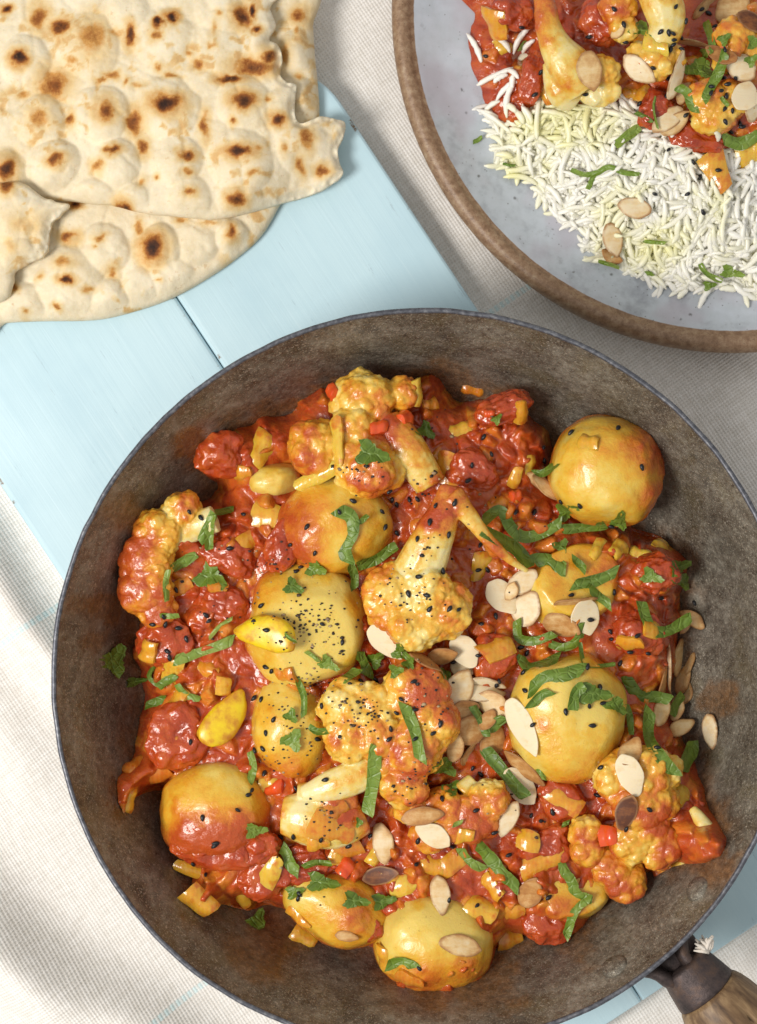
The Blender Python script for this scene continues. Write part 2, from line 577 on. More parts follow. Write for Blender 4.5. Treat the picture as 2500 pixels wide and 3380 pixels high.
    MAT['potato'] = saucy('boiled_potato', [(.02, (0.73, 0.545, 0.125)), (.26, (0.71, 0.44, 0.048)), (.48, (0.68, 0.33, 0.022)), (.70, (0.62, 0.20, 0.016)), (.95, (0.46, 0.075, 0.012))], .22, .32)
    MAT['curd'] = saucy('cauliflower_curd', [(.02, (0.78, 0.60, 0.20)), (.28, (0.76, 0.48, 0.075)), (.52, (0.72, 0.35, 0.028)), (.76, (0.64, 0.20, 0.018)), (1.0, (0.47, 0.075, 0.012))], .25, .36, True)
    MAT['stem'] = saucy('cauliflower_stem', [(.02, (0.76, 0.65, 0.31)), (.26, (0.73, 0.53, 0.13)), (.48, (0.67, 0.33, 0.030)), (.68, (0.58, 0.17, 0.018)), (.90, (0.43, 0.062, 0.012))], .14, .30)
    MAT['tomato'] = saucy('tomato_flesh', [(.0, (0.50, 0.10, 0.03)), (.3, (0.46, 0.055, 0.018)), (.6, (0.42, 0.042, 0.014)), (.9, (0.33, 0.025, 0.010))], .3, .25)

    m = M('onion')
    c = m.co()
    tone = m.attr('tone')
    ribs = m.node('ShaderNodeTexWave', {'Vector': c, 'Scale': 1.7, 'Distortion': 2.5, 'Detail': 2}).outputs[0]
    x = m.math('ADD', tone, m.math('MULTIPLY', m.math('SUBTRACT', m.noise(c, 3, 4), .5), .5))
    col = m.ramp(x, [(.0, (0.70, 0.50, 0.07)), (.3, (0.69, 0.37, 0.028)), (.55, (0.64, 0.24, 0.018)), (.85, (0.54, 0.12, 0.013))])
    col = m.mix(m.math('MULTIPLY', ribs, .07), col, (0.74, 0.50, 0.14))
    sauce = m.noise(c, 1.5, 4)
    col = m.mix(m.rng(sauce, .50, .66, 0, .7), col, (0.54, 0.12, 0.015))
    m.set(Base_Color=col, Roughness=.22, Normal=m.bump(m.math('ADD', m.math('MULTIPLY', ribs, .25), m.noise(c, 5, 3)), .4, .04), Coat_Weight=.35, Coat_Roughness=.08)
    m.sss(.5, (.45, .22, .05))
    MAT['onion'] = m.m

    m = M('red_pepper')
    c = m.co()
    m.set(Base_Color=m.mix(m.noise(c, 2, 3), (0.62, 0.045, 0.010), (0.72, 0.13, 0.018)), Roughness=.25, Coat_Weight=.4, Coat_Roughness=.1, Normal=m.bump(m.noise(c, 7, 3), .25, .03))
    m.sss(.3, (.35, .06, .02))
    MAT['pepper'] = m.m

    m = M('garlic')
    c = m.co()
    col = m.ramp(m.noise(c, 1.6, 5, .6), [(.34, (0.76, 0.57, 0.012)), (.46, (0.72, 0.48, 0.014)), (.55, (0.62, 0.33, 0.016)), (.68, (0.48, 0.18, 0.016))])
    m.set(Base_Color=col, Roughness=.33, Coat_Weight=.2, Coat_Roughness=.2, Normal=m.bump(m.noise(c, 6, 3), .2, .04))
    m.sss(.3, (.4, .25, .03))
    MAT['garlic'] = m.m

    m = M('almond')
    c = m.co()
    toast = m.attr('toast')
    skin = m.attr('skin')
    n = m.noise(c, 2.2, 5, .65)
    st = m.noise(m.co((1.2, 7, 7)), 1.0, 4, .7)
    x = m.math('ADD', m.math('ADD', toast, m.math('MULTIPLY', m.math('SUBTRACT', n, .5), .7)), m.math('MULTIPLY', m.math('SUBTRACT', st, .5), .35))
    col = m.ramp(x, [(.05, (0.78, 0.65, 0.44)), (.28, (0.70, 0.49, 0.235)), (.52, (0.48, 0.235, 0.070)), (.74, (0.27, 0.095, 0.026)), (.95, (0.10, 0.032, 0.014))])
    col = m.mix(m.math('MULTIPLY', skin, m.rng(n, .35, .6, .35, .95)), col, (0.34, 0.17, 0.065))
    nb = m.bump(m.noise(m.co((1.5, 9, 9)), 1.0, 4), .35, .03)
    m.set(Base_Color=col, Roughness=.5, Normal=nb, Specular_IOR_Level=.35)
    m.sss(.15, (.3, .2, .1))
    MAT['almond'] = m.m

    m = M('coriander')
    c = m.co()
    rib = m.attr('rib')
    tone = m.attr('tone')
    n = m.noise(c, 2.5, 4)
    col = m.ramp(m.math('ADD', m.math('MULTIPLY', n, .6), tone), [(.22, (0.016, 0.040, 0.003)), (.46, (0.055, 0.105, 0.006)), (.70, (0.125, 0.200, 0.014)), (1.0, (0.28, 0.35, 0.07))])
    col = m.mix(m.math('MULTIPLY', rib, .55), col, (0.20, 0.32, 0.06))
    vein = m.vor(c, 2.6, 'DISTANCE_TO_EDGE')
    col = m.mix(m.rng(vein, .07, .0, 0, .5), col, (0.17, 0.26, 0.05))
    m.set(Base_Color=col, Roughness=.42, Normal=m.bump(m.math('ADD', m.rng(vein, .0, .14), m.noise(c, 5, 3)), .5, .05))
    m.sss(.12, (.08, .18, .02))
    MAT['leaf'] = m.m

    m = M('nigella')
    m.set(Base_Color=(0.007, 0.008, 0.011), Roughness=.36, Normal=m.bump(m.noise(m.co(), 14, 3), .6, .03))
    MAT['seed'] = m.m

    m = M('cracked_pepper')
    tone = m.attr('tone')
    m.set(Base_Color=m.ramp(tone, [(.55, (0.018, 0.012, 0.010)), (.72, (0.075, 0.042, 0.025)), (.86, (0.40, 0.28, 0.15))]), Roughness=.55)
    MAT['speck'] = m.m

    m = M('rice')
    c = m.co()
    tone = m.attr('tone')
    gp = m.node('ShaderNodeNewGeometry').outputs['Position']
    y = m.rng(m.noise(gp, 30, 3), .42, .66)
    col = m.mix(m.math('MULTIPLY', m.math('ADD', m.math('MULTIPLY', y, .85), tone, clamp=True), 1.0), (0.90, 0.88, 0.79), (0.86, 0.83, 0.44))
    m.set(Base_Color=col, Roughness=.38, Normal=m.bump(m.noise(c, 5, 2), .2, .03))
    m.sss(.35, (.25, .24, .20))
    MAT['rice'] = m.m

    m = M('cotton')
    m.set(Base_Color=(0.74, 0.68, 0.60), Roughness=.95, Normal=m.bump(m.noise(m.co(), 9, 4), .8, .05))
    MAT['cotton'] = m.m

# positions of the two stripes across the threads (cm, in turned cloth coordinates)
_sa = math.atan(0.68)
def _stripe_v(px, py):
    p = at(px, py, 0.15)
    return float(-p[0] * math.sin(_sa) + p[1] * math.cos(_sa))
STRIPES = [_stripe_v(1690, 983), _stripe_v(580, 3312)]
build_materials()

# ================================================================== SETTING: cloth and board
BU = np.array([0.552, -0.834]); BU /= np.linalg.norm(BU)       # board's long axis in world xy
BN = np.array([0.834, 0.552]); BN /= np.linalg.norm(BN)        # across the board, towards the plate
ZB = 1.3                                                       # board top

def build_cloth():
    nx, ny = 330, 400
    x = np.linspace(-29, 29, nx)
    y = np.linspace(-34, 34, ny)
    gx, gy = np.meshgrid(x, y, indexing='ij')
    gx, gy = gx.ravel(), gy.ravel()
    p = v3(gx, gy)
    z = 0.10 * (fbm(p * 0.16, 3, 5) - .5)
    def fold(px0, py0, px1, py1, h, wd):
        a, b = at(px0, py0, 0)[:2], at(px1, py1, 0)[:2]
        e = b - a
        L = np.linalg.norm(e)
        e = e / L
        n = np.array([-e[1], e[0]])
        q = np.c_[gx, gy] - a
        t = q @ e
        d = q @ n + 0.35 * np.sin(t * 0.5)
        fade = sstep(-4, 1.5, t) * sstep(L + 4, L - 1.5, t)
        return h * fade * np.exp(-(d / wd) ** 2)
    z = z + fold(-60, 1780, 300, 2330, 1.5, 1.0)
    z = z + fold(-200, 1950, 60, 2500, 0.5, 1.3)
    z = z + fold(-60, 2990, 900, 3760, 1.9, 1.5)
    z = z + fold(-300, 2780, 330, 3600, 1.5, 1.4)
    z = z + fold(2380, 1180, 2700, 1900, 0.55, 1.5)
    # flatten under the board, the plate and the pan
    u = np.c_[gx, gy]
    c = at(1900, 1900, ZB)[:2]
    dn = u @ BN
    br = (738 / K(ZB)) + 0
    for q, r in ((at(2422, 38, 1)[:2], 15.0),):
        z *= sstep(r - 3, r + 1.5, np.hypot(gx - q[0], gy - q[1]))
    z = np.where(board_mask(gx, gy) > -1.2, z * sstep(0.2, -1.2, board_mask(gx, gy)), z)
    V = np.c_[gx, gy, z + 0.0]
    i, j = np.meshgrid(np.arange(nx - 1), np.arange(ny - 1), indexing='ij')
    F = np.stack([i * ny + j, (i + 1) * ny + j, (i + 1) * ny + j + 1, i * ny + j + 1], -1).reshape(-1, 4)
    o = obj('tablecloth', V, F, MAT['linen'], origin=np.zeros(3))
    tag(o, 'rumpled off-white linen cloth with thin pale blue stripes under everything', 'tablecloth')

def board_uv(px, py):
    p = at(px, py, ZB)[:2]
    return p @ BU, p @ BN
U0 = at(985, 135, ZB)[:2] @ BU
U1 = np.mean([board_uv(2500, 3058)[0], board_uv(2179, 3268)[0], board_uv(2010, 3370)[0]])
N0 = np.mean([board_uv(0, 1597)[1], board_uv(150, 1830)[1]])
N1 = np.mean([board_uv(1200, 449)[1], board_uv(1575, 1020)[1]])
NS = np.mean([board_uv(575, 960)[1], board_uv(725, 1205)[1]])
def board_mask(x, y):
    P = np.c_[x, y]
    u, n = P @ BU, P @ BN
    return np.minimum(np.minimum(u - U0, U1 - u), np.minimum(n - N0, N1 - n))

def build_board():
    root = empty('serving_board', [*(BU * (U0 + U1) / 2 + BN * (N0 + N1) / 2), 0.05])
    tag(root, 'pale blue painted wooden board of two planks under the naan and pan', 'board')
    R = 3.0
    def plank(n0, n1, cut0, cut1):
        """outline in (u,n); cut0/cut1: which outer side is rounded"""
        P = []
        def corner(u, n, su, sn, rnd):
            if not rnd:
                P.append((u, n)); return
            cu, cn = u + su * R, n + sn * R
            for k in range(13):
                t = k / 12 * math.pi / 2
                P.append((cu - su * R * math.cos(t), cn - sn * R * math.sin(t), 1))
        def arc(u, n, su, sn, rnd, rev):
            if not rnd:
                return [(u, n)]
            cu, cn = u + su * R, n + sn * R
            pts = [(cu - su * R * math.cos(k / 12 * math.pi / 2), cn - sn * R * math.sin(k / 12 * math.pi / 2)) for k in range(13)]
            return pts[::-1] if rev else pts
        pts = arc(U0, n0, 1, 1, cut0, True) + arc(U0, n1, 1, -1, cut1, False)
        # order: walk (U0,n0)->(U0,n1)->(U1,n1)->(U1,n0)
        pts = arc(U0, n0, 1, 1, cut0, True)
        pts = pts + arc(U0, n1, 1, -1, cut1, False)
        pts = pts + arc(U1, n1, -1, -1, cut1, True)
        pts = pts + arc(U1, n0, -1, 1, cut0, False)
        return np.array(pts)
    for n0, n1, c0, c1 in ((N0, NS - 0.02, True, False), (NS + 0.02, N1, False, True)):
        P = plank(n0, n1, c0, c1)
        m = len(P)
        rings = []
        cen = P.mean(0)
        sd = []
        for inset, z, wear in ((0.0, 0.05, 0.2), (0.0, ZB - .17, 0.5), (0.04, ZB - .06, .9), (0.12, ZB - .01, 1.0), (0.25, ZB, .35), (0.6, ZB, 0.0)):
            nrm = np.roll(P, -1, 0) - np.roll(P, 1, 0)
            nn = np.c_[nrm[:, 1], -nrm[:, 0]]
            nn /= np.linalg.norm(nn, axis=1)[:, None] + 1e-9
            if ((P + nn * .1 - cen) ** 2).sum() < ((P - cen) ** 2).sum():
                nn = -nn
            Q = P - nn * inset
            rings.append(np.c_[Q @ np.array([BU, BN]), np.full(m, z)])
            sd.append(np.full(m, wear))
        V = np.concatenate(rings)
        F = []
        nr = len(rings)
        for i in range(nr - 1):
            for k in range(m):
                F.append((i * m + k, i * m + (k + 1) % m, (i + 1) * m + (k + 1) % m, (i + 1) * m + k))
        F.append(tuple(range(m))[::-1])
        F.append(tuple((nr - 1) * m + k for k in range(m)))
        # consistent outward normals
        area2 = np.sum(P[:, 0] * np.roll(P[:, 1], -1) - np.roll(P[:, 0], -1) * P[:, 1])
        a3 = V[0, :2]; 
        if area2 * (BU[0] * BN[1] - BU[1] * BN[0]) < 0:
            F = [f[::-1] for f in F]
        o = obj('plank', V, F, MAT['paint'], root, {'wear': np.concatenate(sd)}, smooth=False)
build_board()
build_cloth()

# ================================================================== NAAN
def px_poly(P, z, sub=7, jag=0.0, seed=0):
    q = at2(catmull(P, sub, True), z)
    if jag:
        t = np.arange(len(q))
        n = np.roll(q, -1, 0) - np.roll(q, 1, 0)
        n = np.c_[n[:, 1], -n[:, 0]]
        n /= np.linalg.norm(n, axis=1)[:, None] + 1e-9
        h = fbm(v3(q[:, 0] * 2.2, q[:, 1] * 2.2), 3, seed) - .5
        q = q + n * (h * jag * 2)[:, None]
    return q

SPOTS = [(57,178,28,30,1),(117,38,30,40,.65),(193,72,33,26,.8),(12,10,20,15,1),(300,110,50,62,.5),(424,100,20,38,.85),(556,40,27,18,1),(515,60,15,16,1),(505,100,18,25,.6),(795,38,34,38,.85),(836,22,12,24,1),(838,76,22,12,.9),(650,200,25,22,.6),(168,262,48,48,.7),(342,350,34,38,.75),(545,330,52,32,1.0),(806,318,46,29,.85),(125,380,38,34,.5),(220,378,18,32,.65),(440,390,26,45,.75),(465,470,22,30,.65),(670,405,18,45,.65),(918,385,28,25,.9),(838,205,78,30,.75),(885,165,28,30,.8),(180,520,30,24,.75),(366,488,24,17,.75),(314,535,22,26,.55),(610,500,26,22,.8),(785,490,50,26,.95),(780,642,32,24,.8),(625,628,22,16,.6),(390,680,25,34,.9),(12,552,28,45,.9),(1012,440,24,45,.6),(990,530,20,35,.55),(1065,538,28,20,.65),(757,245,48,18,.9),(235,180,22,18,.4),(372,90,40,20,.35),(360,232,24,14,.55),(410,250,14,12,.5),(520,205,16,14,.5),(555,235,26,10,.5),(700,140,18,14,.4),(712,30,14,18,.45),(620,160,14,12,.45),(330,245,20,10,.5),(455,260,30,14,.35),(890,310,16,12,.5),(770,385,16,13,.6),(940,480,14,20,.4),(620,560,18,14,.5),(832,565,22,14,.45),(510,575,14,12,.5),(460,585,14,20,.4),(290,345,14,12,.3),(70,295,30,14,.4),(850,480,20,18,.35),(700,80,14,30,.35)]
SPOTS_LOW = [(500,812,42,45,1),(216,920,30,14,.95),(205,862,32,22,.45),(212,772,34,22,.7),(325,775,22,14,.5),(760,762,18,30,.75),(367,893,18,22,.5),(180,1003,15,12,.6),(235,668,30,14,1),(594,718,22,14,.5),(455,748,14,30,.5),(525,920,12,10,.4),(990,35,30,30,.65),(935,170,26,42,.45),(983,235,14,14,.4),(30,948,16,12,.6),(70,1030,14,10,.4),(305,800,14,9,.4),(690,730,34,10,.35),(975,90,12,30,.4),(285,950,18,10,.4),(120,905,12,14,.4)]
BUB = [(68,185,88,.8),(280,136,112,.7),(530,110,105,.6),(325,363,100,1.0),(121,385,88,.8),(545,345,112,.9),(802,325,98,.8),(166,532,92,1.0),(371,525,88,1.0),(575,518,92,.9),(787,518,112,.9),(620,640,72,.7),(787,650,84,.7),(430,650,60,.6),(5,560,80,.9),(700,150,95,.5),(900,150,80,.5),(1006,470,95,.6),(720,30,80,.5),(415,25,80,.5),(300,650,70,.6),(660,250,60,.4),(920,330,60,.5)]
BUB_LOW = [(522,812,82,1.0),(219,918,118,1.0),(333,812,85,.8),(764,770,60,.8),(450,930,60,.5),(640,790,80,.6),(60,1000,80,.7),(350,980,70,.7),(560,900,80,.6),(985,150,70,.6),(1000,300,60,.6),(690,700,60,.4)]

def naan(name, label, poly, base, thick, bubbles, spots, zref, seed, torn=None, edge_r=0.9, lift=None, sp=0.055, tornw=0.35):
    k = K(zref)
    def topf(x, y, d):
        q = v3(x, y)
        prof = np.sqrt(np.clip(1 - (1 - np.clip(d / edge_r, 0, 1)) ** 2, 0, 1))
        t = thick * (0.35 + 0.65 * prof)
        if torn is not None:
            tw = torn(x, y)
            t = t * (1 - tw) + tw * thick * (0.86 + 0.1 * prof)
        wx = x + 0.30 * (fbm(q * 0.9, 3, seed + 3) - .5)
        wy = y + 0.30 * (fbm(q * 0.9 + 9.1, 3, seed + 4) - .5)
        h = np.zeros(len(x))
        for bx, by, br, s in bubbles:
            c = at(bx, by, zref)
            r = np.hypot(wx - c[0], wy - c[1]) / (br / k)
            h = np.maximum(h, s * 0.46 * np.clip(1 - r ** 2.4, 0, 1) ** 0.9)
        t = t + h * sstep(0, .7, d)
        t = t + 0.22 * (fbm(q * 0.45, 3, seed) - .5) * prof + 0.08 * (fbm(q * 2.2, 3, seed + 8) - .5) + .025 * (fbm(q * 7, 2, seed + 9) - .5)
        f1, f2, _ = worley(q * 0.55 + .2 * fbm(q * 1.2, 2, seed)[:, None], seed, True)
        t = t - 0.045 * np.exp(-((f2 - f1) / .12) ** 2) * sstep(0.2, 1.0, d)
        return base(x, y) + t + (lift(x, y) if lift else 0)
    def botf(x, y, d):
        return base(x, y) + (lift(x, y) if lift else 0) + 0.12 * (1 - np.clip(d / .5, 0, 1))
    V, F, n, d, be = slab(poly, sp, topf, botf)
    x, y = V[:, 0], V[:, 1]
    q = v3(x, y)
    wx = x + 0.45 * (fbm(q * 2.0, 4, seed + 13) - .5) + .10 * (fbm(q * 7, 3, seed + 14) - .5)
    wy = y + 0.45 * (fbm(q * 2.0 + 5.7, 4, seed + 15) - .5) + .10 * (fbm(q * 7 + 3.3, 3, seed + 16) - .5)
    ch = np.zeros(len(x))
    for sx, sy, rx, ry, s in spots:
        c = at(sx, sy, zref)
        r = np.hypot((wx - c[0]) / (rx / k), (wy - c[1]) / (ry / k)) / 1.15
        core = s * sstep(1.3, .05, r)
        halo = 0.36 * s * sstep(2.0, .5, r)
        ch = np.maximum(ch, np.maximum(core, halo))
    qw = q * 2.6 + 1.6 * np.c_[fbm(q * 1.7, 3, seed + 22), fbm(q * 1.7 + 4.4, 3, seed + 23), np.zeros(len(x))]
    ch = np.maximum(ch, sstep(.54, .76, fbm(qw, 4, seed + 21)) * .26 * sstep(.42, .58, fbm(q * .5 + 2, 2, seed + 24)))
    crumb = np.zeros(len(x))
    if torn is not None:
        tw = torn(x, y)
        crumb = tw * sstep(tornw, .0, d)
        crumb[n:] = tw[n:]
        V[:n, 2] -= crumb[:n] * thick * .45 * fbm(q[:n] * 3.1, 3, seed + 5) * 1.2
        V[:, 2] += crumb * .16 * (fbm(q * 6, 3, seed + 6) - .5)
        crumb = crumb * sstep(.3, .5, fbm(q * 2.5, 2, seed + 7) + .12)
    ch[n:] *= .3
    o = obj(name, V, F, MAT['naan'], None, {'char': ch, 'crumb': crumb})
    tag(o, label, 'flatbread', 'naan breads on the blue board')
    return o

LOWP = px_poly([(-120,1070),(0,1056),(120,1050),(300,1046),(430,1018),(560,972),(680,905),(780,835),(860,760),(925,650),(990,540),(1045,420),(1052,340),(1046,250),(1036,150),(1030,60),(1015,-80),(500,-120),(-150,-120)], 3.0)
TOPP_PX = [(-150,-100),(865,-100),(885,0),(905,60),(882,108),(915,128),(928,172),(922,222),(942,250),(975,262),(968,330),(985,388),(1055,362),(1096,368),(1137,378),(1128,430),(1112,470),(1120,520),(1128,556),(1062,606),(940,642),(800,692),(700,708),(600,703),(480,690),(380,668),(290,655),(150,640),(-150,600)]
TOPP = px_poly(TOPP_PX, 4.0, 6, .05, 3)
TORNP = px_poly([(-150,590),(-20,588),(55,592),(110,625),(165,648),(212,660),(185,690),(158,715),(145,745),(140,790),(125,822),(92,842),(60,862),(30,880),(14,930),(-4,965),(-60,990),(-150,990)], 4.6, 6, .10, 8)
def low_base(x, y):
    return np.full(len(x), ZB + 0.004)
def top_base(x, y):
    sd, _ = poly_sdf(np.c_[x, y], LOWP[::3])
    return ZB + 0.05 + 0.95 * sstep(-.9, 1.2, sd)
def torn_base(x, y):
    sd, _ = poly_sdf(np.c_[x, y], TOPP[::3])
    return top_base(x, y) + 0.15 + 0.75 * sstep(-.9, .6, sd)
def torn_right(x, y):
    P = at2([(940, 260)], 4)[0]
    return sstep(at(860, 0, 4)[0], at(905, 0, 4)[0], x)
def tip_lift(x, y):
    c = at(1000, 470, 4)
    return 0.45 * sstep(at(930, 0, 4)[0], at(1120, 0, 4)[0], x)
def torn_all(x, y):
    c = at(40, 700, 4.6)
    return sstep(c[0] - .1, c[0] + .6, x) * sstep(at(0, 640, 4.6)[1], at(0, 690, 4.6)[1], y) + 0 * x
naan('naan', 'lower naan bread peeking out below and behind the top one', LOWP, low_base, 0.85, BUB_LOW, SPOTS_LOW, 3.0, 31)
naan('naan', 'upper naan bread with rows of charred bubbles and a torn edge', TOPP, top_base, 0.75, BUB, SPOTS, 4.0, 47, torn_right, .8, tip_lift)
naan('naan', 'torn naan piece with a crumbly edge lying over the others', TORNP, torn_base, 0.75, [(20,700,90,.6),(110,690,50,.5),(40,820,60,.6)], [(60,730,60,40,.22),(20,800,35,30,.25),(12,600,20,30,.7)], 4.6, 59, torn_all, .7, None)

# ================================================================== PAN
D = 1.5133
SAUCE_D = [(432,1008),(445,975),(500,945),(545,925),(580,905),(635,895),(655,870),(700,848),(760,838),(820,842),(880,838),(915,818),(950,818),(985,855),(1020,868),(1085,866),(1135,872),(1165,905),(1205,940),(1230,1010),(1330,1120),(1420,1160),(1478,1190),(1508,1235),(1496,1320),(1500,1370),(1490,1450),(1478,1530),(1500,1610),(1528,1680),(1545,1760),(1565,1820),(1520,1862),(1450,1880),(1395,1920),(1350,1945),(1312,1985),(1262,2035),(1200,2048),(1130,2052),(1085,2080),(1060,2128),(1000,2148),(930,2152),(868,2142),(845,2100),(815,2085),(770,2062),(720,2058),(680,2035),(640,2015),(600,1995),(540,1990),(500,1978),(450,1972),(418,1942),(408,1880),(372,1830),(358,1770),(345,1735),(300,1738),(280,1762),(265,1705),(285,1655),(296,1600),(305,1540),(300,1470),(285,1430),(295,1380),(302,1320),(300,1240),(318,1165),(385,1105),(445,1085),(470,1060),(445,1035)]
PC = at(1398.8, 2243.3, 8.3)
PROF_IN = np.array([(0.0, 1.55), (4, 1.55), (7.8, 1.56), (9.4, 1.70), (10.5, 2.10), (11.3, 2.75), (11.95, 3.75), (12.5, 5.0), (13.05, 6.5), (13.55, 7.5), (13.80, 8.05), (13.87, 8.22)])
_ip = catmull(PROF_IN, 6)
def zpan(r):
    return np.interp(r, _ip[:, 0], _ip[:, 1], right=8.3)

def build_pan():
    root = empty('frying_pan', [PC[0], PC[1], ZB])
    tag(root, 'deep worn iron pan of curry with a wooden handle standing on the blue board', 'pan')
    o3 = np.array([PC[0], PC[1], 0])
    outer = catmull(np.array([(13.90, 8.02), (13.72, 7.5), (13.25, 6.5), (12.72, 5.0), (12.15, 3.75), (11.55, 2.7), (10.75, 1.95), (9.6, 1.46), (8.6, 1.32), (7.6, ZB + .004), (0.01, ZB + .004)]), 5)
    inner = np.r_[[[0.01, 1.55]], _ip[1:]]
    prof = np.r_[inner[:, :], outer]
    V, F = lathe(prof, 360)
    # hand-made unevenness
    a = np.arctan2(V[:, 1], V[:, 0])
    r = np.hypot(V[:, 0], V[:, 1])
    wob = 1 + 0.0035 * np.sin(2 * a + .6) * (r / 14) ** 2 + 0.002 * np.sin(5 * a) * (r / 14) ** 2
    V[:, 0] *= wob; V[:, 1] *= wob
    dent = (fbm(np.c_[V[:, 0] * .55, V[:, 1] * .55, V[:, 2] * .55], 3, 77) - .5) * .12 * sstep(9, 11, r) * sstep(8.2, 7.2, V[:, 2])
    V[:, 0] += np.cos(a) * dent; V[:, 1] += np.sin(a) * dent
    V = V + o3
    # cooking-oil stains on the metal near the food
    oil = np.zeros(len(V))
    n3 = fbm(V * .9, 4, 91)
    pr = np.hypot(V[:, 0] - PC[0], V[:, 1] - PC[1])
    sdo, _ = poly_sdf(V[:, :2], px_poly(np.array(SAUCE_D) * 1.5133, 4.2, 2))
    oil = np.maximum(oil, sstep(-.95, -.05, sdo + 1.1 * (n3 - .5)) * sstep(.30, .55, fbm(V * 2.3, 3, 92)) * .9)
    for (px, py, rr, s) in ((640,1470,70,1),(890,1390,60,.9),(350,2010,60,.9),(310,2110,40,.8),(280,1990,35,.7),(940,3090,110,.9),(830,3130,80,.8),(1620,3240,110,.8),(1440,3260,70,.9),(2340,2830,70,.9),(2390,2330,60,.8),(2420,2280,30,.8),(1480,1250,80,.7),(2130,1560,50,.6),(420,1680,60,.7),(1900,3120,60,.7),(2270,1860,50,.6),(2190,1180,60,.35)):
        c = at(px, py, 5.2)
        d = np.hypot(V[:, 0] - c[0], V[:, 1] - c[1]) / (rr / K(5.2)) + 1.3 * (n3 - .5)
        oil = np.maximum(oil, s * sstep(1.1, .75, d) * (V[:, 2] < 8.1))
    obj('pan_body', V, F, MAT['iron'], root, {'oil': oil}, origin=np.array([PC[0], PC[1], ZB]))
    # rolled bare-steel lip
    lip = [(13.86 + .06 + .105 * math.cos(t) * 1.0, 8.16 + .10 * math.sin(t)) for t in np.linspace(0, 2 * math.pi, 13)[:-1]]
    V, F = lathe(lip, 420, True)
    a = np.arctan2(V[:, 1], V[:, 0])
    wob = 1 + 0.0035 * np.sin(2 * a + .6) + 0.002 * np.sin(5 * a)
    V[:, 0] *= wob; V[:, 1] *= wob
    nz = (fbm(V * 1.1, 3, 5) - .5) * .6
    V[:, 2] += nz * .05
    V[:, 0] += np.cos(a) * nz * .10; V[:, 1] += np.sin(a) * nz * .10
    obj('lip', V + o3, F[:, ::-1], MAT['rim'], root, origin=np.array([PC[0], PC[1], 8.0]))
    # rivets inside the wall where the handle bracket is fixed
    for px, py in ((2301, 2934), (2027, 3190)):
        p = at(px, py, 7.0)
        d = p[:2] - PC[:2]
        r = np.linalg.norm(d)
        e = d / r
        zz = float(zpan(r))
        p = at(px, py, zz)
        d = p[:2] - PC[:2]
        r = np.linalg.norm(d); e = d / r
        dz = (zpan(r + .1) - zpan(r - .1)) / .2
        nrm = np.array([-e[0] * dz, -e[1] * dz, 1.0]); nrm /= np.linalg.norm(nrm)
        rot = Vector((0, 0, 1)).rotation_difference(Vector(nrm)).to_matrix()
        V, F = lathe([(0.01, .17), (.25, .165), (.42, .12), (.52, .04), (.54, -.06)], 28)
        V[:, 0] *= 1 + .08 * np.sin(V[:, 1] * 5)
        V = V @ np.array(rot).T + np.array([p[0], p[1], float(zpan(r))])
        obj('rivet', V, F[:, ::-1], MAT['iron'], root, {'oil': np.zeros(len(V))})
    # bracket, ferrule and handle below the rim
    A = np.array([0.654, -0.757, 0.0]); A /= np.linalg.norm(A)
    S = np.array([A[1], -A[0], 0])
    f0 = at((2258 + 2258) / 2, 3187, 6.9)
    hz = 6.5
    f0[2] = hz
    # bracket: a Y-shaped web from the wall to the ferrule
    def web(side):
        P0 = f0 + S * side * .55 + A * .25
        base = np.array([PC[0], PC[1], 0])
        ang = math.atan2(A[1], A[0])
        pts, rad = [], []
        for t in np.linspace(0, 1, 9):
            aa = ang + (1 if side < 0 else -1) * (0.035 + 0.165 * t ** 1.6)
            rr = 13.62 + (1 - t) ** 2.2 * 1.25
            pts.append(base + np.array([math.cos(aa) * rr, math.sin(aa) * rr, 6.9 - .2 * t]))
            rad.append(.30 - .12 * t)
        return pts, rad
    for side in (-1, 1):
        p, r = web(side)
        V, F = tube([f0 + A * .35 + S * side * .62 + np.array([0, 0, .1])] + p, [.32] + r, 12, 1.6)
        obj('bracket_arm', V, F, MAT['ferrule'], root)
    V, F = tube([np.array([PC[0], PC[1], 0]) + A * 13.5 + np.array([0, 0, 6.3]), f0 - A * .3 + np.array([0, 0, -.1]), f0 + A * .5], [1.25, 1.05, .9], 20, .32)
    obj('bracket_web', V, F, MAT['ferrule'], root)
    ax = lambda t, dz=0: f0 + A * t + np.array([0, 0, dz])
    V, F = tube([ax(-.05), ax(-.06), ax(0), ax(.1), ax(.6), ax(1.25), ax(1.40), ax(1.44), ax(1.46)], [.5, .86, .99, 1.05, 1.14, 1.26, 1.28, 1.24, 1.0], 48)
    V += (fbm(V * 1.4, 3, 3)[:, None] - .5) * .08
    obj('ferrule', V, F, MAT['ferrule'], root)
    ts = [1.40, 1.42, 1.55, 1.8, 2.2, 2.8, 3.6, 4.8, 6.5, 9.0, 12.0, 14.5, 15.5, 15.9]
    rs = [.9, 1.22, 1.36, 1.47, 1.58, 1.68, 1.76, 1.80, 1.75, 1.6, 1.55, 1.5, 1.2, .3]
    t2 = np.linspace(0, 1, 90) ** 1.5
    tt = 1.40 + t2 * 14.5
    V, F = tube([ax(t) for t in tt], np.interp(tt, ts, rs), 96)
    # a long drying crack in the wood
    rel = V - f0
    along = rel @ A
    ang = np.arctan2(rel[:, 2], rel @ S)
    ca = 1.93 + .05 * np.sin(along * .9) + .03 * np.sin(along * 3.1)
    cr = np.exp(-((ang - ca) / .028) ** 2) * sstep(1.9, 2.6, along)
    ca2 = 2.5 + .03 * np.sin(along * 2.0)
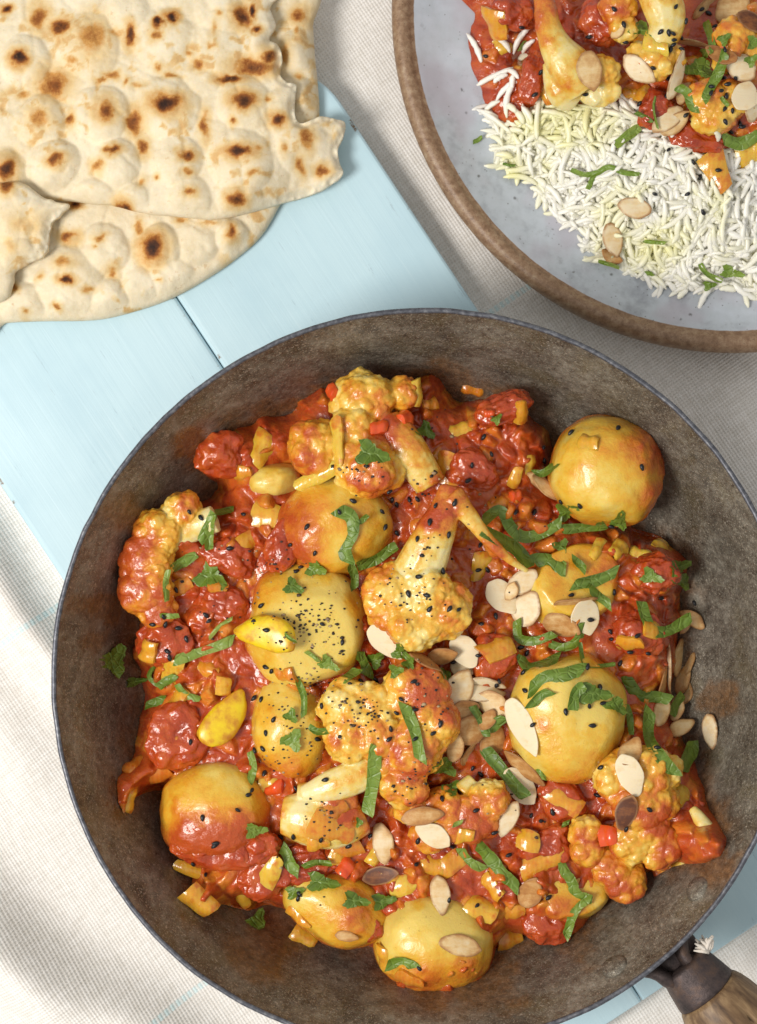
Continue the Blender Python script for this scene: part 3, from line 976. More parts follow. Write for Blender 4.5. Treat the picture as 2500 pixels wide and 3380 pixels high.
    cr2 = .4 * np.exp(-((ang - ca2) / .026) ** 2) * sstep(2.6, 3.2, along)
    cen = f0 + np.outer(along, A)
    V = V + (cen - V) * (.14 * np.maximum(cr, cr2))[:, None]
    obj('handle', V, F, MAT['wood'], root)
    # frayed cotton caught at the bracket
    c = at(2318, 3112, 7.0)
    V, F = [], []
    for k in range(26):
        a = math.radians(120 + random.uniform(-65, 75))
        L = random.uniform(.25, .62)
        b0 = c + np.array([.25, -.25, -.1]) + RNG.normal(0, .07, 3)
        b1 = b0 + np.array([math.cos(a) * L, math.sin(a) * L, random.uniform(-.05, .25)])
        v, f = tube([b0, (b0 + b1) / 2 + RNG.normal(0, .04, 3), b1], [.09, .085, .03], 6)
        F += [tuple(i + len(V) for i in ff) for ff in f]
        V += list(v)
    o = obj('cotton_tuft', np.array(V), F, MAT['cotton'])
    tag(o, 'small frayed white cotton tuft poking out beside the pan ferrule', 'string')
build_pan()

# ================================================================== PLATE
LC = at(2422, 38, 2.1)
PLATE_PROF = np.array([(0.01, .95), (6, .95), (9.4, 1.0), (10.8, 1.14), (11.7, 1.38), (12.4, 1.72), (12.85, 1.98), (13.02, 2.08), (13.18, 2.22), (13.40, 2.29), (13.62, 2.20), (13.76, 1.98), (13.78, 1.72), (13.6, 1.4), (12.6, .8), (11, .30), (9, .05), (8.5, .03), (8.3, .2), (.01, .25)])
_pp = catmull(PLATE_PROF, 6)
def zplate(x, y):
    r = np.hypot(x - LC[0], y - LC[1])
    k = np.argmax(_pp[:, 1])
    return np.interp(r, _pp[:k, 0], _pp[:k, 1])
def build_plate():
    V, F = lathe(_pp, 300)
    a = np.arctan2(V[:, 1], V[:, 0])
    r = np.hypot(V[:, 0], V[:, 1])
    wob = 1 + .002 * np.sin(2 * a + 1) + .0012 * np.sin(3 * a)
    V[:, 0] *= wob; V[:, 1] *= wob
    V[:, 2] += (fbm(V * .35, 2, 8) - .5) * .10 * sstep(11, 13, r)
    row = np.repeat(np.arange(len(_pp)), 300)
    bare = sstep(12.72, 13.12, r)
    bare[row > np.argmax(_pp[:, 1])] = 1
    o = empty('dinner_plate', [LC[0], LC[1], 0.03])
    F = F[:, ::-1]
    W = V + np.array([LC[0], LC[1], 0])
    isr = bare[F].mean(1) > .4
    for nm, sel in (('well', ~isr), ('rim', isr)):
        u = np.unique(F[sel])
        rm = np.zeros(len(W), int); rm[u] = np.arange(len(u))
        obj(nm, W[u], rm[F[sel]], MAT['plate'], o, {'bare': bare[u]}, origin=np.array([LC[0], LC[1], 0.03]))
    tag(o, 'speckled grey-blue stoneware plate with a bare brown rim holding rice and curry', 'plate')
build_plate()
print('setting', round(time.time() - T0, 1))

# ================================================================== FOOD: the curry in the pan
LAND = []          # landmarks for describing small things: (px, py, radius_px, phrase)

def sauce_mass(name, label, poly, ground, thick, seed, sp, zref, reach=1.2, lumps=1.0, holes=()):
    def hgt(x, y, d):
        q = v3(x, y)
        wv = q + .55 * np.c_[fbm(q * 1.1, 3, seed), fbm(q * 1.1 + 7, 3, seed), np.zeros(len(x))]
        f1, f2, h1 = worley(wv * .72, seed, True)
        g1, g2, h2 = worley(wv * 1.55 + 3.1, seed + 1, True)
        k1, k2, h3 = worley(wv * 4.6 + 1.7, seed + 2, True)
        lump = .62 * h1 * sstep(.0, .55, f2 - f1) + .40 * h2 * sstep(.0, .5, g2 - g1) + .10 * np.abs(fbm(q * 2.3, 3, seed + 6) - .5)
        lump = lump * (.30 + .80 * sstep(.36, .60, fbm(q * .5 + 3.3, 3, seed + 8))) + .40 * (fbm(q * .8, 3, seed + 4) - .5) + .04 * (fbm(q * 5, 2, seed + 5) - .5)
        t = thick * (1 - np.exp(-d / reach)) 
        for px, py, r, dep in holes:
            c = at(px, py, zref)
            rr = np.hypot(x - c[0], y - c[1]) / (r / K(zref))
            t = t - dep * np.exp(-rr ** 2 * 1.3)
        return t + lumps * lump * sstep(0, .55, d), h1, h2, h3, g2 - g1
    def topf(x, y, d):
        t = hgt(x, y, d)[0]
        return ground(x, y) + np.maximum(t, .02)
    V, F, n, d, be = slab(poly, sp, topf, lambda x, y, d: ground(x, y) + .006)
    _, h1, h2, h3, g1 = hgt(V[:, 0], V[:, 1], d)
    tone = np.clip(.30 * h1 + .75 * h2 * (h2 > .70) * sstep(.03, .22, g1) + .10 * h3 + .35 * (fbm(v3(V[:, 0], V[:, 1]) * 1.6, 4, seed + 70) - .5), 0, 1)
    o = obj(name, V, F, MAT['sauce'], None, {'tone': tone})
    tag(o, label, 'sauce', kind='stuff')
    return o

SP = px_poly(np.array(SAUCE_D) * D, 4.2, 4, .16, 12)
def pan_ground(x, y):
    return zpan(np.hypot(x - PC[0], y - PC[1])) + .004
sauce_mass('tomato_sauce', 'chunky red tomato and onion sauce filling the pan', SP, pan_ground, 3.2, 12, .052, 4.4, .85, 1.0,
           [(540,2660,75,1.6),(960,1560,90,.9),(1400,2640,70,.9),(820,3020,60,1.2),(2150,1745,60,.8)])

def blob(V0, seed, amp=.10, f=.8):
    n = fbm(V0 * f + seed * 3.7, 3, seed) - .5
    return V0 * (1 + amp * 2 * n)[:, None]

def potato(label, phrase, px, py, z, rx, ry, rz, rot=0, bias=.2, grad=(0, 0), seed=1, cut=None, patches=()):
    V0, F = ICO[5]
    z = z - .42
    c = at(px, py, z)
    k = K(z)
    P = np.sign(V0) * np.abs(V0) ** .92
    P = blob(P, seed, .13, .95)
    P = P * np.array([rx / k, ry / k, rz])
    a = math.radians(rot)
    R = np.array([[math.cos(a), -math.sin(a), 0], [math.sin(a), math.cos(a), 0], [0, 0, 1]])
    P = P @ R.T
    rf = np.random.default_rng(seed + 300)    # peeling facets
    for _ in range(7):
        nv = rf.normal(0, 1, 3); nv[2] = abs(nv[2]) * .8; nv /= np.linalg.norm(nv)
        off = np.quantile(P @ nv, .985) * rf.uniform(.93, .995)
        h = P @ nv - off
        P = P - np.outer(.8 * np.where(h > -.12, (h + .12) - .12 * (1 - np.exp(-np.clip(h + .12, 0, 9) / .12)), 0), nv)
    if cut is not None:                       # flat knife cuts: (nx, ny, nz, offset cm)
        for nx_, ny_, nz_, off in cut:
            nv = np.array([nx_, ny_, nz_], float); nv /= np.linalg.norm(nv)
            h = P @ nv - off
            P = P - np.outer(np.where(h > -.12, (h + .12) - .12 * (1 - np.exp(-np.clip(h + .12, 0, 9) / .12)), 0), nv)
    W = P + c
    n1 = fbm(W * .55, 4, seed + 40)
    n2 = fbm(W * 1.9, 4, seed + 50)
    s = bias + .13 + .95 * (n1 - .5) + .55 * (n2 - .5)
    s = s + P[:, 0] * grad[0] + P[:, 1] * grad[1]
    s = s + .8 * sstep(.40, -.55, P[:, 2] / rz + .5 * (n2 - .5))        # coated where it sits in the sauce
    for qx, qy, qr, qs in patches:
        q = at(qx, qy, z + rz * .6)
        d = np.hypot(W[:, 0] - q[0], W[:, 1] - q[1]) / (qr / K(z + rz * .6))
        s = s + .62 * qs * sstep(1.35, .4, d + 1.2 * (n2 - .5))
    s = np.clip(s, 0, 1)
    nr = P / np.linalg.norm(P, axis=1)[:, None]
    W = W + nr * (.05 * s + .12 * sstep(.55, .95, s) * fbm(W * 3.2, 3, seed + 60) + .012 * (fbm(W * 6, 2, seed) - .5))[:, None]
    o = obj('potato', W, F, MAT['potato'], None, {'sauce': s})
    tag(o, label, 'potato', 'boiled potatoes in the curry')
    LAND.append((px, py, (rx + ry) / 2, phrase))

potato('whole round golden potato leaning on the pan wall nearest the plate', 'the whole round potato', 2003, 1562, 5.5, 186, 178, 2.0, -35, .22, (.10, -.02), 1, None, [(2120,1480,80,.7),(2160,1650,60,.5),(2020,1460,70,.3)])
potato('golden potato below the topmost cauliflower with an orange sauced shoulder', 'the upper potato', 1110, 1730, 5.3, 185, 160, 1.75, 10, .22, (-.05, -.05), 2, None, [(960,1760,110,.6),(1000,1860,90,.5)])
potato('pale cut potato thickly dusted with cracked pepper, a garlic clove on it', 'the pepper-dusted cut potato', 1012, 2062, 5.2, 205, 205, 1.9, 20, .02, (-.05, .05), 3, [(.12, -.10, 1, 1.55)], [(870,1950,80,.6),(1190,1990,60,.6),(1150,2200,70,.45),(860,2160,60,.4)])
potato('sauce-smeared potato between the upright garlic clove and the big peppered floret', 'the smeared potato', 962, 2400, 4.9, 140, 168, 1.6, 0, .20, (-.03, -.05), 4, None, [(880,2350,50,.4),(930,2520,70,.5)])
potato('sauce-covered potato beside the dark empty pan floor, nearest the white cloth', 'the sauce-covered potato', 718, 2685, 4.8, 190, 178, 1.85, 0, .42, (0, -.20), 5, None, [(760,2760,120,.55),(640,2800,90,.4)])
potato('large smooth yellow potato crowned with coriander strips beside the almond heap', 'the coriander-crowned potato', 1868, 2368, 5.3, 198, 212, 2.05, 0, .06, (-.02, -.02), 6, None, [(1790,2390,35,.5),(1990,2160,120,.6),(1700,2330,50,.3)])
potato('glossy yellow potato lowest in the pan with a browned almond flake on it', 'the lowest potato', 1428, 3105, 4.7, 192, 158, 1.75, 0, .12, (.02, -.16), 7, None, [(1400,3240,110,.5),(1560,3180,60,.5)])
potato('orange-glazed potato partly under sauce just beside the lowest potato', 'the half-hidden potato', 1105, 2985, 4.6, 178, 118, 1.5, -25, .32, (.05, -.1), 8, None, [(1180,3030,60,.6)])
potato('yellow potato wedge under coriander strips near the pan centre towards the plate', 'the coriander-draped wedge', 1890, 1935, 4.9, 165, 130, 1.5, 20, .14, (.08, 0), 9, [(.2, .3, 1, .95)], [(2020,1900,60,.5)])
potato('pale potato slice under a long serrated coriander sprig nearest the handle', 'the pale slice', 1885, 2945, 4.4, 120, 95, 1.2, 0, .14, (-.05, -.15), 10, [(.2, .2, 1, .75)], [(1840,3020,80,.6)])
potato('small beige potato deep in shadow near the pan wall facing the naan', 'the shadowed potato', 905, 1585, 4.4, 92, 62, 1.1, 10, .02, (0, 0), 13)

VOX = bpy.data.objects.new('voxel_work', bpy.data.meshes.new('w'))
def remesh(V, F, size):
    me = bpy.data.meshes.new('w')
    me.from_pydata([tuple(v) for v in V], [], [tuple(int(i) for i in f) for f in F])
    VOX.data = me
    if VOX.name not in COL.objects:
        COL.objects.link(VOX)
        md = VOX.modifiers.new('r', 'REMESH')
        md.mode = 'VOXEL'
    VOX.modifiers[0].voxel_size = size
    dg = bpy.context.evaluated_depsgraph_get()
    dg.update()
    e = bpy.data.meshes.new_from_object(VOX.evaluated_get(dg))
    n = len(e.vertices)
    v = np.zeros(n * 3, np.float32); e.vertices.foreach_get('co', v)
    nn = np.zeros(n * 3, np.float32); e.vertices.foreach_get('normal', nn)
    q = np.zeros(len(e.loops), np.int32); e.loops.foreach_get('vertex_index', q)
    lt = np.zeros(len(e.polygons), np.int32); e.polygons.foreach_get('loop_total', lt)
    assert (lt == 4).all()
    bpy.data.meshes.remove(e)
    return v.reshape(-1, 3).astype(float), nn.reshape(-1, 3).astype(float), q.reshape(-1, 4)

def seg_dist(X, A, B, ra, rb):
    e = B - A
    t = np.clip(((X - A) @ e) / (e @ e + 1e-9), 0, 1)
    q = A + t[:, None] * e
    return np.linalg.norm(X - q, axis=1) - (ra + (rb - ra) * t)

def floret(label, phrase, spheres, stems, bias=.3, seed=1, vox=.055, grad=(0, 0), patches=(), name='cauliflower_floret', flat=.8, stembias=-.04, grp='cauliflower florets'):
    Vs, Fs, sph, seg = [], [], [], []
    off = 0
    rs = np.random.default_rng(seed)
    for px, py, r, z in spheres:
        c = at(px, py, z); rr = 1.07 * r / K(z)
        sph.append((c, rr))
        # each head is a cluster of smaller buds
        parts = [(c, rr * .96)]
        nb = 9 if rr > .7 else 6
        for q in range(nb):
            a = 2 * math.pi * (q + rs.random() * .7) / nb
            el = rs.uniform(-.1, .9)
            dv = np.array([math.cos(a) * math.cos(el), math.sin(a) * math.cos(el), math.sin(el)])
            parts.append((c + dv * rr * .62, rr * rs.uniform(.38, .50)))
        for cc, r2 in parts:
            v, f = ICO[3]
            Vs.append(v * r2 * np.array([1, 1, flat]) + cc); Fs.append(f + off); off += len(v)
    tri = np.concatenate(Fs).tolist() if Fs else []
    faces = list(tri)
    for line in stems:
        P = [at(px, py, z) for px, py, r, z in line]
        Rr = [r / K(z) for px, py, r, z in line]
        Pd = catmull(np.c_[np.array(P), Rr], 5)
        v, f = tube(Pd[:, :3], Pd[:, 3], 14, .72)
        for i in range(len(Pd) - 1):
            seg.append((Pd[i, :3], Pd[i + 1, :3], Pd[i, 3], Pd[i + 1, 3]))
        faces += [tuple(i + off for i in ff) for ff in f]
        Vs.append(v); off += len(v)
    V, N, Q = remesh(np.concatenate(Vs), faces, vox)
    ds = np.full(len(V), 9.0)
    for c, rr in sph:
        ds = np.minimum(ds, np.linalg.norm(V - c, axis=1) - rr)
    dt = np.full(len(V), 9.0)
    for a, b, ra, rb in seg:
        dt = np.minimum(dt, seg_dist(V, a, b, ra, rb))
    curd = sstep(-.12, .12, dt - ds) if seg else np.ones(len(V))
    wv = V + .10 * np.c_[fbm(V * 2, 2, seed), fbm(V * 2 + 5, 2, seed), fbm(V * 2 + 9, 2, seed)]
    f1, f2, h1 = worley(wv * 2.0, seed)
    g1, g2, h2 = worley(wv * 4.6, seed + 1)
    disp = curd * (.15 * (.55 - f1) + .065 * (.5 - g1) + .04 * h2 * sstep(.5, .1, g1)) + (1 - curd) * (.05 * (fbm(V * 1.5, 3, seed) - .5))
    n1 = fbm(V * .7, 4, seed + 40)
    n2 = fbm(V * 2.4, 4, seed + 50)
    zc = V[:, 2].mean()
    cxy = V[:, :2].mean(0)
    s = bias + .07 + 1.3 * (n1 - .5) + .7 * (n2 - .5) + .22 * sstep(zc, zc - 1.0, V[:, 2]) + .22 * curd * sstep(.05, .25, f1 - .35) + (1 - curd) * stembias
    s = s + (V[:, 0] - cxy[0]) * grad[0] + (V[:, 1] - cxy[1]) * grad[1]
    for qx, qy, qr, qs in patches:
        q = at(qx, qy, zc + .5)
        d = np.hypot(V[:, 0] - q[0], V[:, 1] - q[1]) / (qr / K(zc + .5))
        s = s + .62 * qs * sstep(1.35, .4, d + 1.2 * (n2 - .5))
    s = np.clip(s, 0, 1)
    disp = disp * (1 - .6 * sstep(.6, .95, s)) + .05 * s + .10 * sstep(.6, .95, s) * (fbm(V * 3, 3, seed + 9))
    V = V + N * disp[:, None]
    base = np.array([*cxy, V[:, 2].min()])
    isc = curd[Q].mean(1) > .5
    def sub(sel, nm, mat, parent):
        q = Q[sel]
        u = np.unique(q)
        rm = np.zeros(len(V), int); rm[u] = np.arange(len(u))
        return obj(nm, V[u], rm[q], MAT[mat], parent, {'sauce': s[u]})
    if isc.all() or not isc.any():
        o = sub(np.ones(len(Q), bool), name, 'curd' if isc.all() else 'stem', None)
    else:
        o = empty(name, base)
        sub(isc, 'curd', 'curd', o)
        sub(~isc, 'stem', 'stem', o)
    tag(o, label, 'cauliflower', grp)
    if phrase:
        lm = spheres if spheres else stems[0]
        LAND.append((np.mean([q[0] for q in lm]), np.mean([q[1] for q in lm]), np.mean([q[2] for q in lm]) * 1.3, phrase))

floret('lumpy topmost cauliflower floret with four heads and a pale stem, coriander leaf across it', 'the topmost floret',
       [(1195,1325,92,5.3),(1325,1298,52,5.2),(1045,1478,88,5.6),(1170,1412,66,5.8),(1205,1540,100,5.9),(1275,1560,60,5.8),(1250,1310,60,5.3)],
       [[(1270,1400,60,5.4),(1345,1480,62,5.7),(1420,1600,52,5.5)]], .36, 21, .055, (0, 0), [(1010,1540,40,.5),(1240,1580,70,.55),(1290,1390,45,.4)])
floret('crescent cauliflower floret with a cut stem against the shadowed pan wall', 'the crescent floret',
       [(600,1692,66,5.0),(525,1760,78,5.1),(492,1850,84,5.1),(482,1945,84,5.0),(520,2010,60,5.0)],
       [[(570,1770,50,5.0),(640,1740,48,5.1),(712,1712,46,5.3)]], .40, 22, .055, (-.25, 0), [(560,2030,90,.5),(450,1800,50,.4),(620,1680,50,.5)])
floret('central bright orange cauliflower head with a thick stem and a curling leaf strand', 'the central floret',
       [(1300,1965,98,6.1),(1395,1950,92,6.3),(1460,2010,92,6.2),(1370,2050,95,6.2),(1290,2010,70,6.1)],
       [[(1375,1900,84,6.2),(1420,1800,72,6.6),(1465,1700,50,6.7),(1485,1610,32,6.5)], [(1490,1640,40,6.7),(1545,1700,30,6.8),(1610,1780,20,6.7),(1680,1845,13,6.5),(1742,1886,8,6.2)]], .30, 23, .055, (0, .05), [(1490,1940,60,.5),(1440,1730,40,.4)])
floret('big pepper-speckled cauliflower floret in the middle of the lower half of the pan', 'the big peppered floret',
       [(1150,2335,90,6.2),(1235,2330,72,6.3),(1160,2430,88,6.2),(1235,2420,85,6.3),(1370,2290,105,6.1),(1420,2390,92,6.2),(1360,2470,98,6.3),(1330,2580,78,6.1),(1350,2660,52,5.8),(1290,2510,60,6.2)],
       [[(1280,2480,55,6.0),(1200,2550,58,6.2),(1090,2595,52,6.2),(1000,2625,30,6.0)]], .26, 24, .058, (.07, .02), [(1420,2240,90,.5),(1490,2380,60,.45)])
floret('pale angular cauliflower stalk chunk with an orange onion scrap on it', 'the stalk chunk',
       [], [[(935,2690,62,5.6),(1010,2700,88,5.7),(1110,2720,82,5.7),(1195,2690,62,5.5)], [(985,2640,52,5.7),(1090,2640,66,5.8),(1170,2640,50,5.6)]], .30, 25, .055, (.06, 0), [(1130,2680,80,.45)], name='cauliflower_stalk', stembias=0)
floret('two-headed orange cauliflower floret just below the almond heap', 'the two-headed floret',
       [(1465,2690,82,5.5),(1545,2700,75,5.5),(1612,2640,66,5.6),(1590,2700,60,5.5),(1420,2750,60,5.2)],
       [[(1530,2620,40,5.4),(1570,2580,34,5.3)]], .42, 26, .055, (0, -.08), [(1560,2760,90,.5)])
floret('orange cauliflower floret with white and burnt almond flakes, nearest the handle side wall', 'the almond-topped floret',
       [(2045,2560,84,5.6),(2130,2545,80,5.7),(2115,2640,88,5.7),(2180,2640,60,5.5),(2090,2770,74,5.4),(2170,2790,70,5.3),(2130,2720,72,5.5),(2190,2545,60,5.5)],
       [], .44, 27, .055, (0, -.06), [(2150,2670,80,.35),(2160,2730,40,.4)])
floret('pair of stubby orange cauliflower buds at the food edge towards the handle', 'the stubby buds',
       [(1935,2745,52,5.2),(1940,2805,54,5.2),(2020,2860,62,4.9),(2060,2905,66,4.8),(1985,2830,45,5.0)],
       [], .46, 28, .055, (.05, -.12), [(2070,2900,60,.45)])
floret('small yellow cauliflower stem end touching the pan wall above the handle', 'the stem end',
       [(2350,2775,30,6.2)], [[(2285,2668,14,5.7),(2318,2715,26,5.95),(2342,2765,36,6.0)], [(2165,2868,22,4.2),(2230,2862,17,4.75),(2300,2838,14,5.75),(2362,2800,10,6.45)]], .30, 29, .05)

def chunk(label, px, py, z, rx, ry, rz, rot, seed, grp='tomato pieces in the curry'):
    V0, F = ICO[5]
    k = K(z)
    P = np.sign(V0) * np.abs(V0) ** .8
    P = blob(P, seed, .34, 1.3) * np.array([rx / k, ry / k, rz])
    a = math.radians(rot)
    R = np.array([[math.cos(a), -math.sin(a), 0], [math.sin(a), math.cos(a), 0], [0, 0, 1]])
    W = P @ R.T + at(px, py, z)
    W = W + (P / np.linalg.norm(P, axis=1)[:, None]) * (.34 * (fbm(W * 1.3, 3, seed) - .5) + .05 * (fbm(W * 5, 3, seed) - .5))[:, None]
    W[:, 2] -= .22
    s = np.clip(.35 + 1.5 * (fbm(W * 1.2, 3, seed + 5) - .5), 0, 1)
    o = obj('tomato_piece', W, F, MAT['sauce'], None, {'tone': s * .35})
    tag(o, label, 'tomato', grp)

chunk('soft red tomato piece stuck on the sauce-covered potato', 858, 2795, 5.55, 62, 55, .45, 20, 61)
chunk('broad tomato piece near the top edge between topmost floret and whole potato', 1665, 1345, 5.0, 85, 52, .6, 25, 62)
chunk('dark tomato lump in the shadow by the pan wall facing the naan', 720, 1490, 4.7, 85, 75, .75, 0, 63)
chunk('large smooth tomato lump below the upright garlic clove', 585, 2440, 4.9, 110, 100, .7, 60, 64)
chunk('tomato piece on the plate-side edge beside the coriander loop', 2170, 1890, 4.9, 70, 62, .6, 10, 65)
chunk('tomato piece under the coriander loop by the almond pile', 2110, 2090, 4.9, 85, 75, .6, 0, 66)
chunk('tomato piece directly below the coriander-crowned potato', 1850, 2640, 4.95, 85, 62, .6, -30, 67)
chunk('tomato piece between the brown-skinned almond and the stubby buds', 1800, 2800, 4.9, 95, 70, .6, 30, 68)
chunk('tomato piece between the almond-topped floret and the pan wall', 2260, 2690, 4.9, 75, 80, .65, 0, 69)
chunk('tomato piece between the crescent floret and the pepper-dusted cut potato', 730, 1985, 4.95, 85, 62, .6, -20, 70)
chunk('tomato piece below the crescent floret beside the long coriander strip', 545, 2110, 4.9, 95, 80, .6, 40, 71)
chunk('tomato piece between the upper potato and the crescent floret', 760, 1840, 4.9, 90, 60, .55, -30, 72)
chunk('tomato piece leaning on the half-hidden potato under a coriander leaf', 1205, 3055, 4.8, 62, 48, .6, 10, 73)
chunk('tomato piece at the food edge below the pale slice', 1800, 3050, 4.3, 80, 62, .6, -15, 74)
chunk('tomato piece just above the almond heap beside the central floret', 1620, 2180, 5.2, 90, 75, .7, 35, 75)
chunk('tomato piece between the topmost floret stem and the curling leaf strand', 1560, 1560, 5.1, 90, 62, .6, -30, 76)
chunk('tomato piece tucked under the stalk chunk near the burnt almond', 1010, 2850, 5.0, 75, 62, .5, 20, 77)
chunk('soft sauce-coated tomato spread over the lower half of the sauce-covered potato', 700, 2790, 5.6, 125, 75, .5, -12, 78)
chunk('tomato skin fold on the shoulder of the upper potato', 935, 1800, 5.5, 85, 55, .55, 60, 79)
chunk('tomato lump against the base of the lowest potato', 1450, 3225, 4.4, 120, 45, .55, 5, 80)
chunk('tomato lump below the stalk chunk beside the half-hidden potato', 880, 2890, 4.9, 95, 70, .6, 40, 86)
if VOX.name in COL.objects:
    COL.objects.unlink(VOX)
bpy.data.objects.remove(VOX)
print('food', round(time.time() - T0, 1))

# ================================================================== FOOD: rice and curry on the plate
RICE_PX = [(1660,330),(1610,380),(1655,450),(1640,520),(1700,560),(1770,590),(1800,650),(1860,690),(1880,735),(1945,745),(1950,825),(2060,850),(2090,885),(2190,935),(2260,955),(2350,945),(2440,935),(2560,900),(2560,200),(1900,120),(1700,180)]
RP = px_poly(RICE_PX, 1.6, 5, .12, 3)
def rice_top(x, y):
    sd, _ = poly_sdf(np.c_[x, y], RP[::2])
    q = v3(x, y)
    return zplate(x, y) + (1.75 * (1 - np.exp(-np.clip(sd, 0, 9) / 1.7)) + .35 * (fbm(q * .5, 3, 15) - .5) * sstep(0, 1, sd))
V, F, n, d, be = slab(RP, .16, lambda x, y, d: np.maximum(rice_top(x, y) - .20 * sstep(0, .5, d) - .05, zplate(x, y) + .03), lambda x, y, d: zplate(x, y) + .01)
_q = v3(V[:, 0], V[:, 1])
V[:n, 2] += .10 * (worley(_q[:n] * 3.5, 4, True)[0] < .35)
o = obj('rice_bed', V, F, MAT['rice'], None, {'tone': np.full(len(V), .25)})
tag(o, 'packed cooked rice filling the mound under the loose grains', 'rice', kind='stuff')

SP2_PX = [(1565,-80),(1572,20),(1556,95),(1562,190),(1590,270),(1610,330),(1640,400),(1690,432),(1735,395),(1770,345),(1830,330),(1960,345),(2060,330),(2140,335),(2190,390),(2240,455),(2310,485),(2370,520),(2440,500),(2560,530),(2560,-80)]
SPL = px_poly(SP2_PX, 2.4, 5, .14, 6)
def plate_curry_ground(x, y):
    return np.maximum(rice_top(x, y) - .15, zplate(x, y)) + .01
sauce_mass('tomato_sauce', 'red tomato and onion sauce spooned over the rice on the plate', SPL, plate_curry_ground, .75, 22, .06, 2.8, .6, .7, [(1745,170,45,1.2),(2085,60,30,.8)])

def floret_pl(*a, **k):
    floret(*a, **k, grp='cauliflower florets')
VOX = bpy.data.objects.new('voxel_work', bpy.data.meshes.new('w'))
floret('pale cauliflower floret with a long curved stem, almond flake on it, on the plate', 'the long-stemmed floret on the plate',
       [(1985,240,55,3.6),(2005,300,42,3.5),(1965,310,42,3.4)],
       [[(1785,-60,26,3.6),(1800,30,34,3.9),(1825,130,48,4.0),(1875,210,72,3.9),(1930,280,80,3.5)], [(1830,200,40,3.6),(1860,290,62,3.4),(1900,325,50,3.1)]], .20, 81, .055, (0, .1), [(1800,20,60,.35)], stembias=.02)
floret('cauliflower floret with a broad yellow stem by the nigella cluster on the plate', 'the broad-stemmed floret on the plate',
       [(2040,20,58,3.8),(2060,95,46,3.7),(2165,205,60,3.7),(2215,190,44,3.6),(2110,180,40,3.6)],
       [[(2150,-60,60,4.3),(2190,20,68,4.4),(2200,90,58,4.2),(2170,150,46,3.9)]], .28, 82, .055)
floret('yellow cauliflower floret under the coriander sprig at the plate edge of frame', 'the coriander-topped floret on the plate',
       [(2430,130,70,3.8),(2480,170,60,3.7),(2405,195,50,3.6)], [[(2430,150,50,3.6),(2470,60,40,3.5)]], .30, 83, .055)
floret('orange cauliflower floret scattered with nigella seeds, lowest of those on the plate', 'the lowest floret on the plate',
       [(2335,330,62,3.5),(2365,380,60,3.4),(2330,395,45,3.3),(2410,330,60,3.4)], [], .36, 84, .055)
bpy.data.objects.remove(VOX)
chunk('bright tomato piece under the rice grains at the plate curry edge', 1700, 40, 3.0, 75, 55, .5, 0, 91, 'tomato pieces on the plate')
chunk('glossy tomato piece between the two upper florets on the plate', 1985, 60, 3.3, 70, 85, .5, 0, 92, 'tomato pieces on the plate')
chunk('tomato piece above the two fanned almond flakes on the plate', 2170, 360, 3.2, 62, 60, .5, 0, 93, 'tomato pieces on the plate')
chunk('long tomato piece beside the long cauliflower stem on the plate', 1762, 250, 2.9, 40, 85, .4, -10, 94, 'tomato pieces on the plate')
chunk('tomato piece below the lowest floret on the plate', 2300, 450, 3.0, 85, 45, .4, -20, 95, 'tomato pieces on the plate')
LAND += [(2022, 830, 60, 'the rice edge'), (1620, 120, 60, 'the plate curry edge')]

def frame(n, ang, roll=0.0, pitch=0.0):
    n = n / np.linalg.norm(n)
    x = np.array([math.cos(ang), math.sin(ang), 0.0])
    x = x - n * (x @ n)
    x /= np.linalg.norm(x)
    y = np.cross(n, x)
    R = np.c_[x, y, n]
    if roll or pitch:
        cr, sr, cp, sp_ = math.cos(roll), math.sin(roll), math.cos(pitch), math.sin(pitch)
        R = R @ np.array([[1, 0, 0], [0, cr, -sr], [0, sr, cr]]) @ np.array([[cp, 0, sp_], [0, 1, 0], [-sp_, 0, cp]])
    return R

# rice grains
def grain(L, r, bend):
    V, F = [], []
    n, m = 9, 7
    wv = [random.uniform(.82, 1.15) for _ in range(n)]
    for i in range(n):
        t = i / (n - 1) * 2 - 1
        rr = r * max(.26, (1 - abs(t) ** 3.6) ** .5) * wv[i]
        cx, cz = t * L / 2, 0
        cy = bend * L * (1 - t * t)
        for k in range(m):
            a = 2 * math.pi * k / m
            V.append((cx, cy + rr * math.cos(a), cz + rr * .86 * math.sin(a)))
    for i in range(n - 1):
        for k in range(m):
            F.append((i * m + k, i * m + (k + 1) % m, (i + 1) * m + (k + 1) % m, (i + 1) * m + k))
    F.append(tuple(range(m))[::-1]); F.append(tuple((n - 1) * m + k for k in range(m)))
    return np.array(V), F
GR = [grain(random.choice((random.uniform(.55, .9), random.uniform(1.2, 1.6), random.uniform(1.3, 1.75))), random.uniform(.112, .138), random.uniform(.02, .16)) for _ in range(14)]
GME = []
for i, (v, f) in enumerate(GR):
    me = make_mesh(v, f, {'tone': np.full(len(v), max(0, RNG.normal(.02, .12)))})
    me.materials.append(MAT['rice'])
    GME.append(me)
cand = []
lo, hi = RP.min(0), RP.max(0)
tries = RNG.uniform(lo, hi, (5200, 2))
sdv, _ = poly_sdf(tries, RP[::2])
curry, _ = poly_sdf(tries, SPL[::2])
edge_x = at(2500, 0, 2.5)[0] + .6
keep = (sdv > -.15) & (curry < .45) & (tries[:, 0] < edge_x)
tries, sdv, curry = tries[keep], sdv[keep], curry[keep]
rt = rice_top(tries[:, 0], tries[:, 1])
eps = .25
gx = (rice_top(tries[:, 0] + eps, tries[:, 1]) - rice_top(tries[:, 0] - eps, tries[:, 1])) / (2 * eps)
